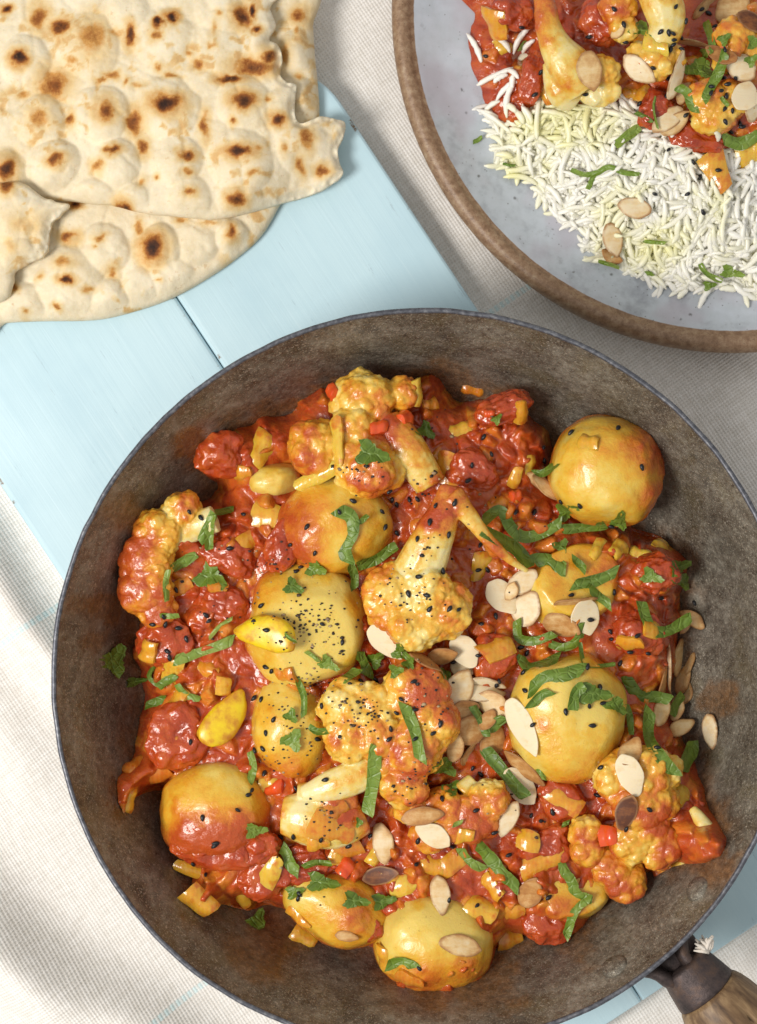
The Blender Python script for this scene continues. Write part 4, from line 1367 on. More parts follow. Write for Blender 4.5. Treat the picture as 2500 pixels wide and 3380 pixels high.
gy = (rice_top(tries[:, 0], tries[:, 1] + eps) - rice_top(tries[:, 0], tries[:, 1] - eps)) / (2 * eps)
lay = RNG.random(len(tries))
order = np.argsort(lay)
angf = 14 * fbm(v3(tries[:, 0] * .45, tries[:, 1] * .45), 2, 66)
NTOP = 292
bulkV, bulkF, bulkT, off = [], [], [], 0
total = min(len(order), 1300)
order = order[:total]
for qi, i in enumerate(order):
    top = qi >= total - NTOP
    lvl = (qi / total)
    z = rt[i] - .28 + .36 * lvl + .03
    z = max(z, float(zplate(tries[i:i + 1, 0], tries[i:i + 1, 1])[0]) + .14)
    n = np.array([-gx[i], -gy[i], 1.0])
    n /= np.linalg.norm(n)
    R = frame(n, angf[i] + RNG.normal(0, .75), RNG.uniform(-.6, .6), RNG.normal(0, .26))
    c = np.array([tries[i, 0], tries[i, 1], z])
    if top:
        o = bpy.data.objects.new('rice_grain', GME[int(RNG.integers(len(GME)))])
        COL.objects.link(o)
        o.matrix_world = Matrix.Translation(Vector(c * .01)) @ Matrix(R.tolist()).to_4x4()
        tag(o, 'loose white long-grain rice grain on top of the rice mound', 'rice grain', 'rice grains on top of the mound')
    else:
        v, f = GR[int(RNG.integers(len(GR)))]
        bulkV.append(v @ R.T + c)
        bulkF += [tuple(k + off for k in ff) for ff in f]
        bulkT.append(np.full(len(v), max(0, RNG.normal(.05, .15))))
        off += len(v)
o = obj('rice_grains', np.concatenate(bulkV), bulkF, MAT['rice'], None, {'tone': np.concatenate(bulkT)})
tag(o, 'mass of cooked long-grain rice below the topmost grains', 'rice', kind='stuff')
# ------------------------------------------------------------------ dropping small things onto the food
bpy.context.view_layer.update()
DG = bpy.context.evaluated_depsgraph_get()
def refresh():
    global DG
    bpy.context.view_layer.update()
    DG = bpy.context.evaluated_depsgraph_get()
CAMP = Vector((0, 0, CAMZ / 100))
def hit_px(px, py):
    p = at(px, py, 0)
    d = (Vector(p * .01) - CAMP).normalized()
    ok, loc, nrm, idx, ob, mx = sc.ray_cast(DG, CAMP, d)
    return (np.array(loc) * 100, np.array(nrm), ob.name if ob else '') if ok else (p, np.array([0, 0, 1.]), '')
def hit_xy(x, y):
    ok, loc, nrm, idx, ob, mx = sc.ray_cast(DG, Vector((x * .01, y * .01, .30)), Vector((0, 0, -1)))
    return loc[2] * 100 if ok else 0.0

def patch_frame(px, py, rpx):
    """mean surface under a small disc: centre and normal"""
    pts = [hit_px(px, py)[0]]
    for k in range(8):
        a = k * math.pi / 4
        pts.append(hit_px(px + rpx * math.cos(a), py + rpx * math.sin(a))[0])
    P = np.array(pts)
    c = P[0]
    lim = c[2] + np.clip(P[:, 2] - c[2], -.5, .5)
    A = np.c_[P[:, 0] - c[0], P[:, 1] - c[1], np.ones(len(P))]
    g = np.linalg.lstsq(A, lim, rcond=None)[0]
    n = np.array([-g[0], -g[1], 1.0])
    n /= np.linalg.norm(n)
    return np.array([c[0], c[1], max(c[2], g[2])]), n

SMALL = []         # (object, px, py, look, noun)
def note(o, px, py, look, noun, cat, grp):
    tag(o, None, cat, grp)
    SMALL.append((o, px, py, look, noun))

# diced onion: curved, ribbed little slabs
def onion(px, py, L, Wd, ang, tone=.4, tilt=None, thick=.20, lift=.02, kind='onion'):
    c, n = patch_frame(px, py, max(L, Wd) * .45)
    k = K(c[2])
    l, wd = 1.12 * L / k / 2, 1.12 * Wd / k / 2
    nu, nv = 7, 5
    bend = random.uniform(.1, .55)
    sk = random.uniform(-.3, .3)
    tp = random.uniform(-.25, .3)
    top, bot = [], []
    sd = random.randint(0, 999)
    for i in range(nu):
        for j in range(nv):
            u, v = i / (nu - 1) * 2 - 1, j / (nv - 1) * 2 - 1
            e = 1 - .10 * abs(v) ** 3
            x = u * l * e * (1 + .06 * math.sin(v * 2 + sd))
            y = v * wd * (1 - .08 * abs(u) ** 3) * (1 + .05 * math.sin(u * 3 + sd)) * (1 - tp * u)
            x += sk * y
            z = -bend * wd * v * v + .04 * math.sin(u * 5 + sd)
            rim = (1 - abs(u) ** 12) * (1 - abs(v) ** 12)
            top.append((x, y, z + thick * (.35 + .65 * rim) / 2))
            bot.append((x * .96, y * .96, z - thick / 2))
    V = np.array(top + bot)
    F = []
    N = nu * nv
    for i in range(nu - 1):
        for j in range(nv - 1):
            a = i * nv + j
            F.append((a, a + nv, a + nv + 1, a + 1))
            F.append((a + N, a + 1 + N, a + nv + 1 + N, a + nv + N))
    ring = [i * nv for i in range(nu)] + [(nu - 1) * nv + j for j in range(1, nv)] + [i * nv + nv - 1 for i in range(nu - 2, -1, -1)] + [j for j in range(nv - 2, 0, -1)]
    V = np.r_[V, V]
    for a, b in zip(ring, ring[1:] + ring[:1]):
        F.append((b + 2 * N, a + 2 * N, a + 3 * N, b + 3 * N))
    t = random.uniform(-.3, .3) if tilt is None else tilt
    R = frame(n, math.radians(ang), t, random.uniform(-.2, .2) if tilt is None else 0)
    W = V @ R.T + c + n * lift
    if kind == 'onion':
        o = obj('onion_piece', W, F, MAT['onion'], None, {'tone': np.full(len(W), tone)})
        look = 'yellow' if tone < .25 else 'amber' if tone < .55 else 'orange-red'
        look = ('long ' if L > 130 else 'small ' if L < 60 else '') + look
        note(o, px, py, look, 'onion piece', 'onion', 'onion pieces in the curry')
    else:
        o = obj('pepper_dice', W, F, MAT['pepper'])
        note(o, px, py, 'bright red', 'pepper dice', 'pepper', 'red pepper dice')

for a in [(890,1700,105,75,-10,.35),(862,1480,110,70,60,.3),(812,1792,80,55,30,.45),(1475,1545,95,80,80,.5),(1722,1362,95,42,-75,.45),(1520,1412,75,50,20,.3),(1752,1535,60,40,70,.25),(1702,1575,70,34,70,.4),(1942,1452,75,62,-30,.35),(2048,1812,75,50,40,.2),(2118,1822,72,40,-40,.12),(2182,1800,55,48,60,.25),(1587,1868,90,52,80,.3),(1380,1296,85,48,-70,.2),(482,2150,75,60,60,.4),(572,2215,95,62,70,.28),(582,2305,90,60,60,.4),(738,2265,60,48,90,.35),(890,2592,62,50,10,.3),(1095,2735,140,90,-20,.5),(1110,2680,80,60,30,.7),(895,2880,110,55,65,.2),(660,2975,110,70,-40,.4),(645,2870,130,38,-20,.35),(795,2965,80,40,-75,.3),(1112,2832,80,50,60,.4),(1150,2800,90,70,0,.6),(1240,2820,70,38,60,.2),(1335,2930,85,72,20,.15),(1432,2862,90,68,-10,.45),(1590,3002,100,72,-20,.28),(1685,3105,75,62,10,.5),(1272,3172,95,62,85,.38),(1352,3235,90,55,-10,.6),(1002,3095,85,70,-30,.38),(985,3030,90,34,-30,.5),(2252,2625,75,60,35,.18),(1865,2640,120,62,-35,.45),(1790,2840,150,70,25,.5),(1745,2775,62,70,80,.4),(425,2645,80,45,70,.35),(1640,2135,110,75,30,.45),(1535,2760,60,45,10,.4),(1650,1660,70,55,30,.6),(720,1935,60,40,0,.6),(600,1940,70,50,30,.65),(1975,1810,80,36,65,.15),(2160,2075,80,60,0,.4),(2080,2125,90,50,20,.45),(1490,2850,80,60,40,.5),(1620,2930,90,55,-40,.4),(1700,3010,60,50,10,.55),(940,2230,70,50,20,.6),(690,2210,70,45,-20,.6),(1050,2780,70,50,20,.45),(1280,2890,60,45,-30,.5),(800,1560,60,45,20,.5),(1420,1330,60,40,20,.6),(1560,1290,70,45,-20,.65),(520,2560,90,60,40,.75),(440,2520,80,50,70,.75)]:
    onion(*a)
for a in [(1632,82,100,78,80,.45),(1660,150,62,42,-40,.3),(2165,150,82,62,-15,.08),(2118,120,70,60,40,.45),(1800,310,85,42,-70,.4),(2118,308,60,50,80,.4),(2368,565,130,70,-65,.38),(2480,515,95,72,30,.2),(2462,345,70,50,0,.3),(2290,200,60,50,20,.6),(2080,310,50,40,0,.5)]:
    onion(*a)
# two longer onion petals
onion(1112, 1460, 150, 42, -85, .15, .7, .14, .12)
onion(1050, 1575, 150, 46, 25, .08, .2, .16, .10)
for a in [(1250,1412,58,42,10),(1338,1380,58,50,50),(1102,1292,50,40,-30),(2012,2757,62,60,5),(1140,2862,60,50,60),(1700,1640,40,30,30),(905,2600,60,36,20),(1620,1365,34,24,0)]:
    onion(*a, kind='pepper', thick=.35, lift=.10)

# garlic cloves
def clove(label, px, py, L, Wd, ang):
    c, n = patch_frame(px, py, Wd * .5)
    k = K(c[2])
    V0, F = ICO[3]
    V = np.sign(V0) * np.abs(V0) ** .82
    t = (V[:, 0] + 1) / 2
    wq = 1 - .62 * t ** 3.0
    V[:, 1] = V[:, 1] * wq + .26 * (V[:, 0] ** 2)
    V[:, 2] = V[:, 2] * (.6 + .4 * wq)
    V = blob(V, int(L), .13, 1.3) * np.array([L / k / 2.1, Wd / k / 2.1, .32])
    R = frame(n, math.radians(ang))
    W = V @ R.T + c + n * .28
    o = obj('garlic_clove', W, F, MAT['garlic'])
    tag(o, label, 'garlic', 'yellow garlic cloves')
clove('bright yellow garlic clove lying on the pepper-dusted cut potato', 885, 2085, 225, 130, 172)
clove('bright yellow garlic clove standing slanted in the dark red sauce', 747, 2370, 240, 130, 52)
LAND += [(885, 2085, 70, 'the garlic on the cut potato'), (747, 2370, 80, 'the slanted garlic')]
refresh()

# flaked almonds
ALM = [  # px, py, length, width, angle, toast, roll, pitch
 (1656,1969,135,92,-50,.05,0,0),(1738,2008,130,100,60,.10,.2,0),(1726,1918,120,80,40,.2,.3,0),(1933,2035,130,100,-75,.03,0,.1),(1853,2062,130,90,-15,.55,.1,0),(1900,1990,150,60,8,.45,1.15,0),(1800,1612,130,50,-40,.35,.8,0),(1782,1590,110,46,-30,.45,.9,0),
 (2285,2042,100,55,-25,.45,.3,0),(1272,2116,150,86,-45,.04,.1,0),(1265,2780,140,72,-80,.25,.1,0),(1533,2147,125,88,-55,.0,0,0),(1460,2160,100,62,10,.62,.3,0),(1522,2200,90,66,-30,.15,.1,0),(1515,2265,130,100,60,.22,0,0),(1606,2255,130,66,-12,.12,.4,0),(1592,2284,160,60,-8,.15,.8,0),(1626,2322,125,86,-35,.30,.1,0),(1530,2345,110,82,25,.5,.2,0),(1556,2400,140,100,20,.55,.1,.1),(1627,2445,120,86,70,.62,.3,0),(1550,2475,120,56,70,.5,.7,0),(1502,2460,110,55,80,.42,.3,0),(1725,2397,210,92,-58,.05,0,0),(1731,2535,175,66,-42,.62,.5,0),(1716,2592,150,92,-50,.02,.1,0),(1676,2690,130,56,65,.12,.2,0),(1394,2690,145,62,8,.55,.2,0),(1432,2757,130,80,-32,.08,0,0),(2080,2482,120,76,70,.48,.1,0),(2080,2557,150,86,-68,.0,0,0),(2069,2678,130,72,70,.88,.1,0),(2340,2410,120,66,-72,.10,.1,0),(2206,2205,190,70,-82,.2,1.1,0),(2187,2258,120,60,85,.6,.5,0),(2240,2167,130,66,80,.35,.7,0),(2254,2240,120,60,70,.35,.6,0),(2184,2345,110,62,60,.25,.2,0),(2240,2392,105,56,30,.38,.4,0),(2275,2190,85,46,65,.35,.6,0),(2262,2060,70,36,80,.25,.9,0),(2225,2330,90,50,75,.3,.5,0),(2270,2290,80,44,70,.35,.6,0),(1404,2182,120,52,-28,.7,.5,0),(1257,2890,125,62,12,.86,.1,0),(1453,2949,135,66,-82,.22,.1,0),(1522,3120,150,72,-12,.28,.05,0),(1751,2945,120,80,65,.62,.05,0),(1145,3090,80,36,-10,.45,.5,0),(1690,1950,70,44,70,.25,.5,0),(1610,2375,80,50,50,.6,.4,0)]
ALM_PL = [(1946,235,135,86,-78,.34,0,0),(2109,231,135,76,-38,.12,0,0),(2226,265,170,56,78,.15,.5,0),(2205,395,130,66,35,.18,.5,0),(2225,412,120,60,38,.3,.3,0),(2294,150,150,50,-12,.25,1.1,0),(2446,228,120,88,-40,.12,0,0),(2460,318,110,90,60,.06,.1,0),(2490,350,110,70,75,.12,.1,0),(2415,30,130,100,40,.42,.1,0),(2332,20,120,50,45,.4,.9,0),(2480,72,110,70,-40,.8,.2,0),(2256,303,90,46,70,.25,.6,0),(2094,690,115,72,-12,.14,.3,0),(2022,795,120,66,-75,.2,.4,0),(2018,848,80,46,-30,.5,.4,0),(2380,190,120,60,-20,.75,.5,0),(2040,105,60,36,40,.3,.6,0)]
def almond(px, py, L, Wd, ang, toast, roll, pitch):
    c, n = patch_frame(px, py, Wd * .5)
    n = n + np.array([0, 0, .45]); n /= np.linalg.norm(n)
    k = K(c[2])
    l, wd = L / k / 2, Wd / k / 2
    m, rings = 30, (0.0, .45, .80, .95, 1.0)
    th = .045
    sd = random.random() * 9
    warp = random.uniform(-.10, .16)
    top, skin = [], []
    for r in rings[1:]:
        for i in range(m):
            a = 2 * math.pi * i / m
            u = math.cos(a); v = math.sin(a)
            vv = v * (1 - .30 * max(u, 0) ** 2) * abs(v) ** .12
            e = 1 + .035 * math.sin(3 * a + sd) + .02 * math.sin(7 * a + sd * 2)
            x, y = u * l * r * e, vv * wd * r * e
            zz = warp * (x / l) ** 2 * .8 + .05 * math.sin(x / l * 2 + sd) * (y / wd)
            top.append((x, y, zz))
            skin.append(1.0 if r > .94 else 0.0)
    top.insert(0, (0, 0, 0)); skin.insert(0, 0)
    top = np.array(top)
    N = len(top)
    edge = np.array([0] + [r for r in rings[1:] for _ in range(m)])
    tz = th * (1 - edge ** 6 * .35)
    V = np.r_[top + np.c_[np.zeros(N), np.zeros(N), tz], top - np.c_[np.zeros(N), np.zeros(N), tz]]
    F = []
    for i in range(m):
        F.append((0, 1 + i, 1 + (i + 1) % m))
        F.append((N, N + 1 + (i + 1) % m, N + 1 + i))
    for q in range(len(rings) - 2):
        b0, b1 = 1 + q * m, 1 + (q + 1) * m
        for i in range(m):
            j = (i + 1) % m
            F.append((b0 + i, b1 + i, b1 + j, b0 + j))
            F.append((N + b0 + j, N + b1 + j, N + b1 + i, N + b0 + i))
    b = 1 + (len(rings) - 2) * m
    for i in range(m):
        j = (i + 1) % m
        F.append((b + i, N + b + i, N + b + j, b + j))
    R = frame(n, math.radians(ang), roll * random.choice((-1, 1)), pitch)
    W = V @ R.T + c
    up = 0
    gaps = []
    for q in range(1, N, 7):
        gaps.append(hit_xy(W[q, 0], W[q, 1]) - (W[q, 2] - .05))
    gaps.sort()
    up = gaps[int(len(gaps) * (.93 if abs(roll) < .6 else .6))]
    W[:, 2] += np.clip(up, -.1, .75)
    toast = toast * .82 if toast < .8 else toast
    burn = toast + .30 * (fbm(V * 1.6 + sd, 3, 5) - .5) + .16 * np.r_[edge, edge] ** 4 * (toast > .2)
    o = obj('almond_flake', W, F, MAT['almond'], None, {'toast': burn, 'skin': np.r_[skin, skin] if toast > .08 else np.zeros(2 * N)})
    look = 'white' if toast < .06 else 'pale' if toast < .2 else 'golden' if toast < .4 else 'toasted' if toast < .7 else 'burnt'
    look = ('edge-on ' if roll > .65 else 'large ' if L > 149 else 'small ' if L < 95 else '') + look
    note(o, px, py, look, 'almond flake', 'almond', 'flaked almonds')
for i, a in enumerate(ALM + ALM_PL):
    almond(*a)
    if i in (15, 20, 26):
        refresh()
refresh()

# chopped coriander: ribbons and leaf pieces draped over what lies below
def drape(P2, nb, off, curl, smooth=22):
    """P2: pixel positions; nb: neighbour lists -> draped heights"""
    H = np.array([hit_px(x, y)[0] for x, y in P2])
    z = H[:, 2].copy()
    med = np.median(z)
    z = np.maximum(z, med - .5)
    z0 = z.copy()
    for _ in range(smooth):
        za = np.array([np.mean(z[b]) for b in nb])
        z = np.maximum(.4 * z + .6 * za, z0 - .16)
    za = np.array([np.mean(z[b]) for b in nb])
    z = .5 * z + .5 * za + off + curl
    k = 87.64 * 85.0 / (CAMZ - z)
    return np.c_[(P2[:, 0] - 1250) / k, -(P2[:, 1] - 1690) / k, z]

def finish_leaf(W, F, rib, tone, px, py, look, noun):
    W = np.asarray(W); N = len(W)
    low = W - np.array([0, 0, .014])
    F2 = [f for f in F] + [tuple(i + N for i in f[::-1]) for f in F]
    cnt = {}
    for f in F:
        for a, b in zip(f, f[1:] + f[:1]):
            cnt[(a, b)] = cnt.get((a, b), 0) + 1
    for (a, b) in list(cnt):
        if (b, a) not in cnt:
            F2.append((b + 2 * N, a + 2 * N, a + 3 * N, b + 3 * N))
    o = obj('coriander_leaf', np.r_[W, low, W, low], F2, MAT['leaf'], None, {'rib': np.r_[rib, rib, rib, rib], 'tone': np.full(4 * N, tone)})
    note(o, px, py, look, noun, 'coriander', 'chopped coriander')

def ribbon(pts, wd, tone=.3, serr=.0, taper=(.85, .8), curl=.05):
    wd = wd * .82
    P = catmull(np.array(pts, float), 8)
    seg = np.r_[0, np.cumsum(np.hypot(*np.diff(P, axis=0).T))]
    n = max(6, int(seg[-1] / 9))
    t = np.linspace(0, seg[-1], n)
    P = np.c_[np.interp(t, seg, P[:, 0]), np.interp(t, seg, P[:, 1])]
    d = np.gradient(P, axis=0)
    d /= np.linalg.norm(d, axis=1)[:, None] + 1e-9
    nn = np.c_[-d[:, 1], d[:, 0]]
    tt = t / seg[-1]
    ww = wd / 2 * np.minimum(1, np.minimum(taper[0] + tt * 6, taper[1] + (1 - tt) * 6))
    ph = random.random() * 6
    w1 = ww * (1 + .10 * np.sin(tt * 9 + ph) + serr * np.sign(np.sin(t / 13 + ph)) * .5)
    w2 = ww * (1 + .10 * np.sin(tt * 7 + ph * 2) + serr * .8 * np.sign(np.sin(t / 15 + ph * 3)) * .5)
    C = 5
    P2, rib, cz = [], [], []
    sg = random.choice((-1, 1))
    tw = random.uniform(-.6, .6)
    fold = random.choice((-.6, .5, 1.0))
    cutsk = random.uniform(-.9, .9)
    for i in range(n):
        for j in range(C):
            s = j / (C - 1) * 2 - 1
            P2.append(P[i] + nn[i] * s * (w1[i] if s > 0 else w2[i]) + d[i] * s * cutsk * wd * .5 * (abs(tt[i] - .5) * 2) ** 3)
            rib.append(1.0 if j == 2 else .15)
            cz.append(curl * (1.5 * abs(s) * fold + 1.6 * sg * s * math.sin(tt[i] * 3.5 + tw * 4) + .6 * math.sin(tt[i] * 7 + tw * 9)) + curl * 4 * max(0, abs(tt[i] - .5) - .3))
    nb = []
    for i in range(n):
        for j in range(C):
            b = [i * C + j]
            for di, dj in ((1, 0), (-1, 0), (0, 1), (0, -1), (2, 0), (-2, 0)):
                if 0 <= i + di < n and 0 <= j + dj < C:
                    b.append((i + di) * C + j + dj)
            nb.append(b)
    W = drape(np.array(P2), nb, .14, np.array(cz))
    F = [(i * C + j, i * C + j + 1, (i + 1) * C + j + 1, (i + 1) * C + j) for i in range(n - 1) for j in range(C - 1)]
    m = P[n // 2]
    look = ('long ' if seg[-1] > 170 else 'short ' if seg[-1] < 90 else '') + ('dark ' if tone < .22 else 'bright ' if tone > .42 else '')
    finish_leaf(W, F, np.array(rib), tone, m[0], m[1], look + 'green', 'coriander strip')

def leaf(px, py, L, Wd, ang, tone=.3, lobes=3, curl=.07):
    m, rings = 40, (.0, .3, .6, .85, 1.0)
    a0 = math.radians(ang)
    ca, sa = math.cos(a0), math.sin(a0)
    P2, rib, cz = [(px, py)], [1.0], [0]
    ph = random.random() * 6
    for r in rings[1:]:
        for i in range(m):
            a = 2 * math.pi * i / m
            R = .78 + .22 * math.cos(lobes * a) + .055 * math.cos(13 * a + ph) + .03 * math.sin(21 * a)
            if math.cos(a) < -.75:
                R *= .8
            u, v = math.cos(a) * R * r * L / 2, math.sin(a) * R * r * Wd / 2
            P2.append((px + u * ca + v * sa, py - u * sa + v * ca))
            rib.append(.9 if abs(math.sin(a)) < .1 else .1)
            cz.append(curl * r * r * (math.sin(2 * a + ph) * .9 + .5))
    nb = [[0] + list(range(1, m + 1))]
    nr = len(rings) - 1
    for q in range(nr):
        for i in range(m):
            b = [1 + q * m + i, 1 + q * m + (i + 1) % m, 1 + q * m + (i - 1) % m]
            b.append(1 + (q - 1) * m + i if q else 0)
            if q < nr - 1:
                b.append(1 + (q + 1) * m + i)
            nb.append(b)
    W = drape(np.array(P2), nb, .14, np.array(cz), 22)
    F = [(0, 1 + (i + 1) % m, 1 + i) for i in range(m)]
    for q in range(nr - 1):
        for i in range(m):
            j = (i + 1) % m
            F.append((1 + q * m + i, 1 + q * m + j, 1 + (q + 1) * m + j, 1 + (q + 1) * m + i))
    look = ('big ' if max(L, Wd) > 125 else 'small ' if max(L, Wd) < 70 else '') + ('dark ' if tone < .22 else 'bright ' if tone > .42 else '')
    finish_leaf(W, F, np.array(rib), tone, px, py, look + 'lobed', 'coriander leaf')

RIB = [
 ([(660,1790),(690,1735),(705,1690)],38,.38,0),([(705,1690),(740,1688),(772,1678)],26,.25,0),([(693,1815),(690,1760),(700,1700)],36,.42,0),([(552,1985),(548,1930),(556,1880)],24,.5,0),([(570,1880),(612,1850),(650,1830)],40,.42,.2),
 ([(1110,1682),(1158,1705),(1165,1760),(1140,1810),(1150,1860)],52,.28,0),([(1155,1860),(1170,1900),(1172,1945)],34,.22,0),([(1180,1872),(1245,1845),(1310,1800)],40,.32,0),([(1215,1700),(1190,1722),(1170,1715)],22,.3,0),
 ([(1592,1722),(1650,1685),(1685,1740),(1730,1772),(1800,1755),(1855,1722)],46,.30,.0),([(1850,1748),(1930,1742),(2000,1732)],38,.26,0),([(1592,1752),(1650,1778),(1705,1815),(1750,1872)],54,.22,0),([(1760,1852),(1815,1848),(1868,1885)],52,.28,.1),
 ([(1890,1932),(1960,1918),(2040,1885)],46,.24,.1),([(1888,1842),(1915,1862),(1935,1885)],30,.28,.2),([(1945,1942),(1980,1970),(2018,2002)],36,.3,0),([(2115,1985),(2135,2040),(2160,2082),(2215,2080),(2282,2036)],44,.30,.1),
 ([(1762,1562),(1800,1558),(1835,1530)],30,.28,.2),([(575,2182),(670,2150),(772,2112)],40,.55,0),([(690,2108),(725,2068),(768,2040)],16,.7,0),([(528,2033),(560,2034),(592,2032)],22,.55,0),
 ([(585,2258),(615,2295),(662,2308)],26,.45,.1),([(480,2332),(510,2318),(545,2308)],32,.30,.2),([(508,2200),(492,2235),(520,2262)],18,.34,0),([(520,2268),(550,2250),(580,2228)],34,.36,.2),([(980,2240),(1002,2295),(1004,2365)],26,.28,0),
 ([(1020,2398),(1050,2415),(1085,2412)],28,.24,.1),([(826,2480),(836,2535),(822,2595)],30,.46,0),([(1242,2462),(1232,2570),(1215,2690)],52,.44,0),([(1335,2322),(1368,2410),(1392,2515)],46,.38,0),
 ([(1120,2252),(1150,2232),(1185,2208)],34,.42,0),([(1178,2150),(1200,2182),(1215,2235)],42,.36,.2),([(1600,2470),(1660,2545),(1738,2632)],50,.16,0),([(1560,2330),(1592,2385),(1608,2432)],34,.16,0),([(1608,2412),(1635,2392),(1666,2366)],44,.28,0),
 ([(1708,2045),(1712,2105),(1765,2115),(1832,2092)],36,.32,0),([(1812,2122),(1860,2138),(1905,2115),(1925,2055)],34,.34,0),([(1915,2120),(1928,2185),(1975,2198),(2032,2192)],18,.30,0),([(1718,2160),(1752,2205),(1848,2166)],38,.24,.1),
 ([(1745,2282),(1815,2235),(1880,2222),(1930,2212)],58,.30,.15),([(1748,2338),(1780,2300),(1822,2282)],36,.26,.1),([(1892,2345),(1900,2290),(1930,2262)],44,.26,0),([(2060,2232),(2110,2292),(2160,2300),(2215,2312)],46,.28,.1),
 ([(2218,2362),(2232,2325),(2255,2290)],34,.34,0),([(2068,2325),(2080,2370),(2085,2425)],26,.28,0),([(2148,2340),(2142,2430),(2175,2490),(2232,2560)],48,.34,0),([(2250,2545),(2275,2500),(2290,2445)],52,.36,.1),([(1768,2528),(1785,2550),(1798,2575)],20,.4,0),
 ([(1575,2785),(1632,2850),(1712,2938)],50,.34,.2),([(1520,2800),(1552,2845),(1602,2870)],34,.45,.1),([(930,2795),(960,2850),(985,2885)],44,.36,.3),([(1000,2862),(1040,2848),(1095,2850)],24,.34,0),
 ([(1850,2842),(1880,2900),(1905,2950),(1955,2972)],40,.42,.3),([(1952,2970),(1912,2990),(1885,3040),(1868,3098)],34,.46,.2),([(1495,2725),(1512,2718),(1528,2712)],18,.6,0),([(1855,2725),(1865,2720),(1880,2712)],18,.42,0),
 ([(1275,3190),(1330,3172),(1372,3195)],36,.42,.2),([(940,2090),(960,2110),(980,2118)],14,.45,0),([(1010,2150),(1040,2170),(1055,2185)],18,.6,0)]
RIB_PL = [([(2330,70),(2345,120),(2358,172)],30,.42,0),([(2395,170),(2372,240),(2322,332)],40,.36,.1),([(2236,285),(2270,310),(2296,372)],40,.34,.1),([(2030,480),(2070,450),(2112,418)],38,.55,0),([(1885,560),(1930,576),(1972,570),(2010,552),(2060,570),(2112,572)],22,.46,0),([(1965,576),(1952,600),(1940,625)],22,.45,0),
 ([(2100,370),(2130,388),(2152,405)],20,.2,.2),([(2165,318),(2158,360),(2172,425)],10,.3,0),([(2385,455),(2440,475),(2520,435)],50,.42,.1),([(1562,470),(1578,462),(1592,452)],18,.42,0),([(1715,168),(1724,152),(1732,135)],16,.5,0),([(1975,862),(2010,872),(2045,884)],16,.52,0),([(2132,902),(2145,903),(2157,904)],18,.5,0),([(2125,795),(2160,800),(2198,802)],16,.55,0),([(2312,870),(2335,905),(2385,928)],22,.45,.1),([(1660,540),(1682,545),(1702,546)],12,.3,0),([(2380,320),(2392,335),(2405,350)],18,.42,0)]
LEAF = [(1222,1496,140,95,-15,.24),(693,1902,130,110,-35,.34),(1039,1876,85,66,-20,.36),(966,1936,82,62,-25,.24),(1868,1690,95,70,10,.34),(1852,1802,62,60,-70,.30),(2045,1722,75,62,70,.30),(2148,1902,95,58,-20,.40),(2240,1872,95,62,20,.34),(1640,1385,50,34,50,.40),(1405,1420,80,60,-40,.30),(376,2183,130,105,60,.22),(1082,2190,90,52,-30,.50),(960,2362,60,52,-50,.34),(965,2445,90,82,60,.44),(840,2742,95,56,5,.48),(1240,2178,80,60,40,.34),(1322,2155,82,56,-30,.34),(1350,2190,50,50,-60,.32),(1470,2535,75,88,80,.36),(1490,2600,58,70,-70,.40),(1472,2228,36,62,20,.34),(1955,2290,140,80,-5,.26),(2034,2330,64,92,70,.36),(1058,2912,135,72,-8,.28),(970,2945,78,48,15,.32),(1170,2972,110,64,-10,.24),(1262,2975,100,62,10,.26),(847,3036,70,90,-50,.24),(2252,1920,60,70,60,.30),(1185,2715,30,40,0,.4),(445,2250,90,36,10,.22),(1305,2215,60,52,10,.34)]
LEAF_PL = [(2116,98,62,92,80,.48),(2312,230,82,130,75,.44),(2330,175,52,40,20,.42),(2412,898,100,48,-15,.46),(2340,943,56,36,10,.42),(2490,140,70,52,0,.40),(2480,200,60,44,40,.40),(2390,130,58,44,40,.34)]
for pts, wd, tone, serr in RIB + RIB_PL:
    ribbon(pts, wd, tone, serr)
for a in LEAF + LEAF_PL:
    leaf(*a)
refresh()
print('herbs', round(time.time() - T0, 1))

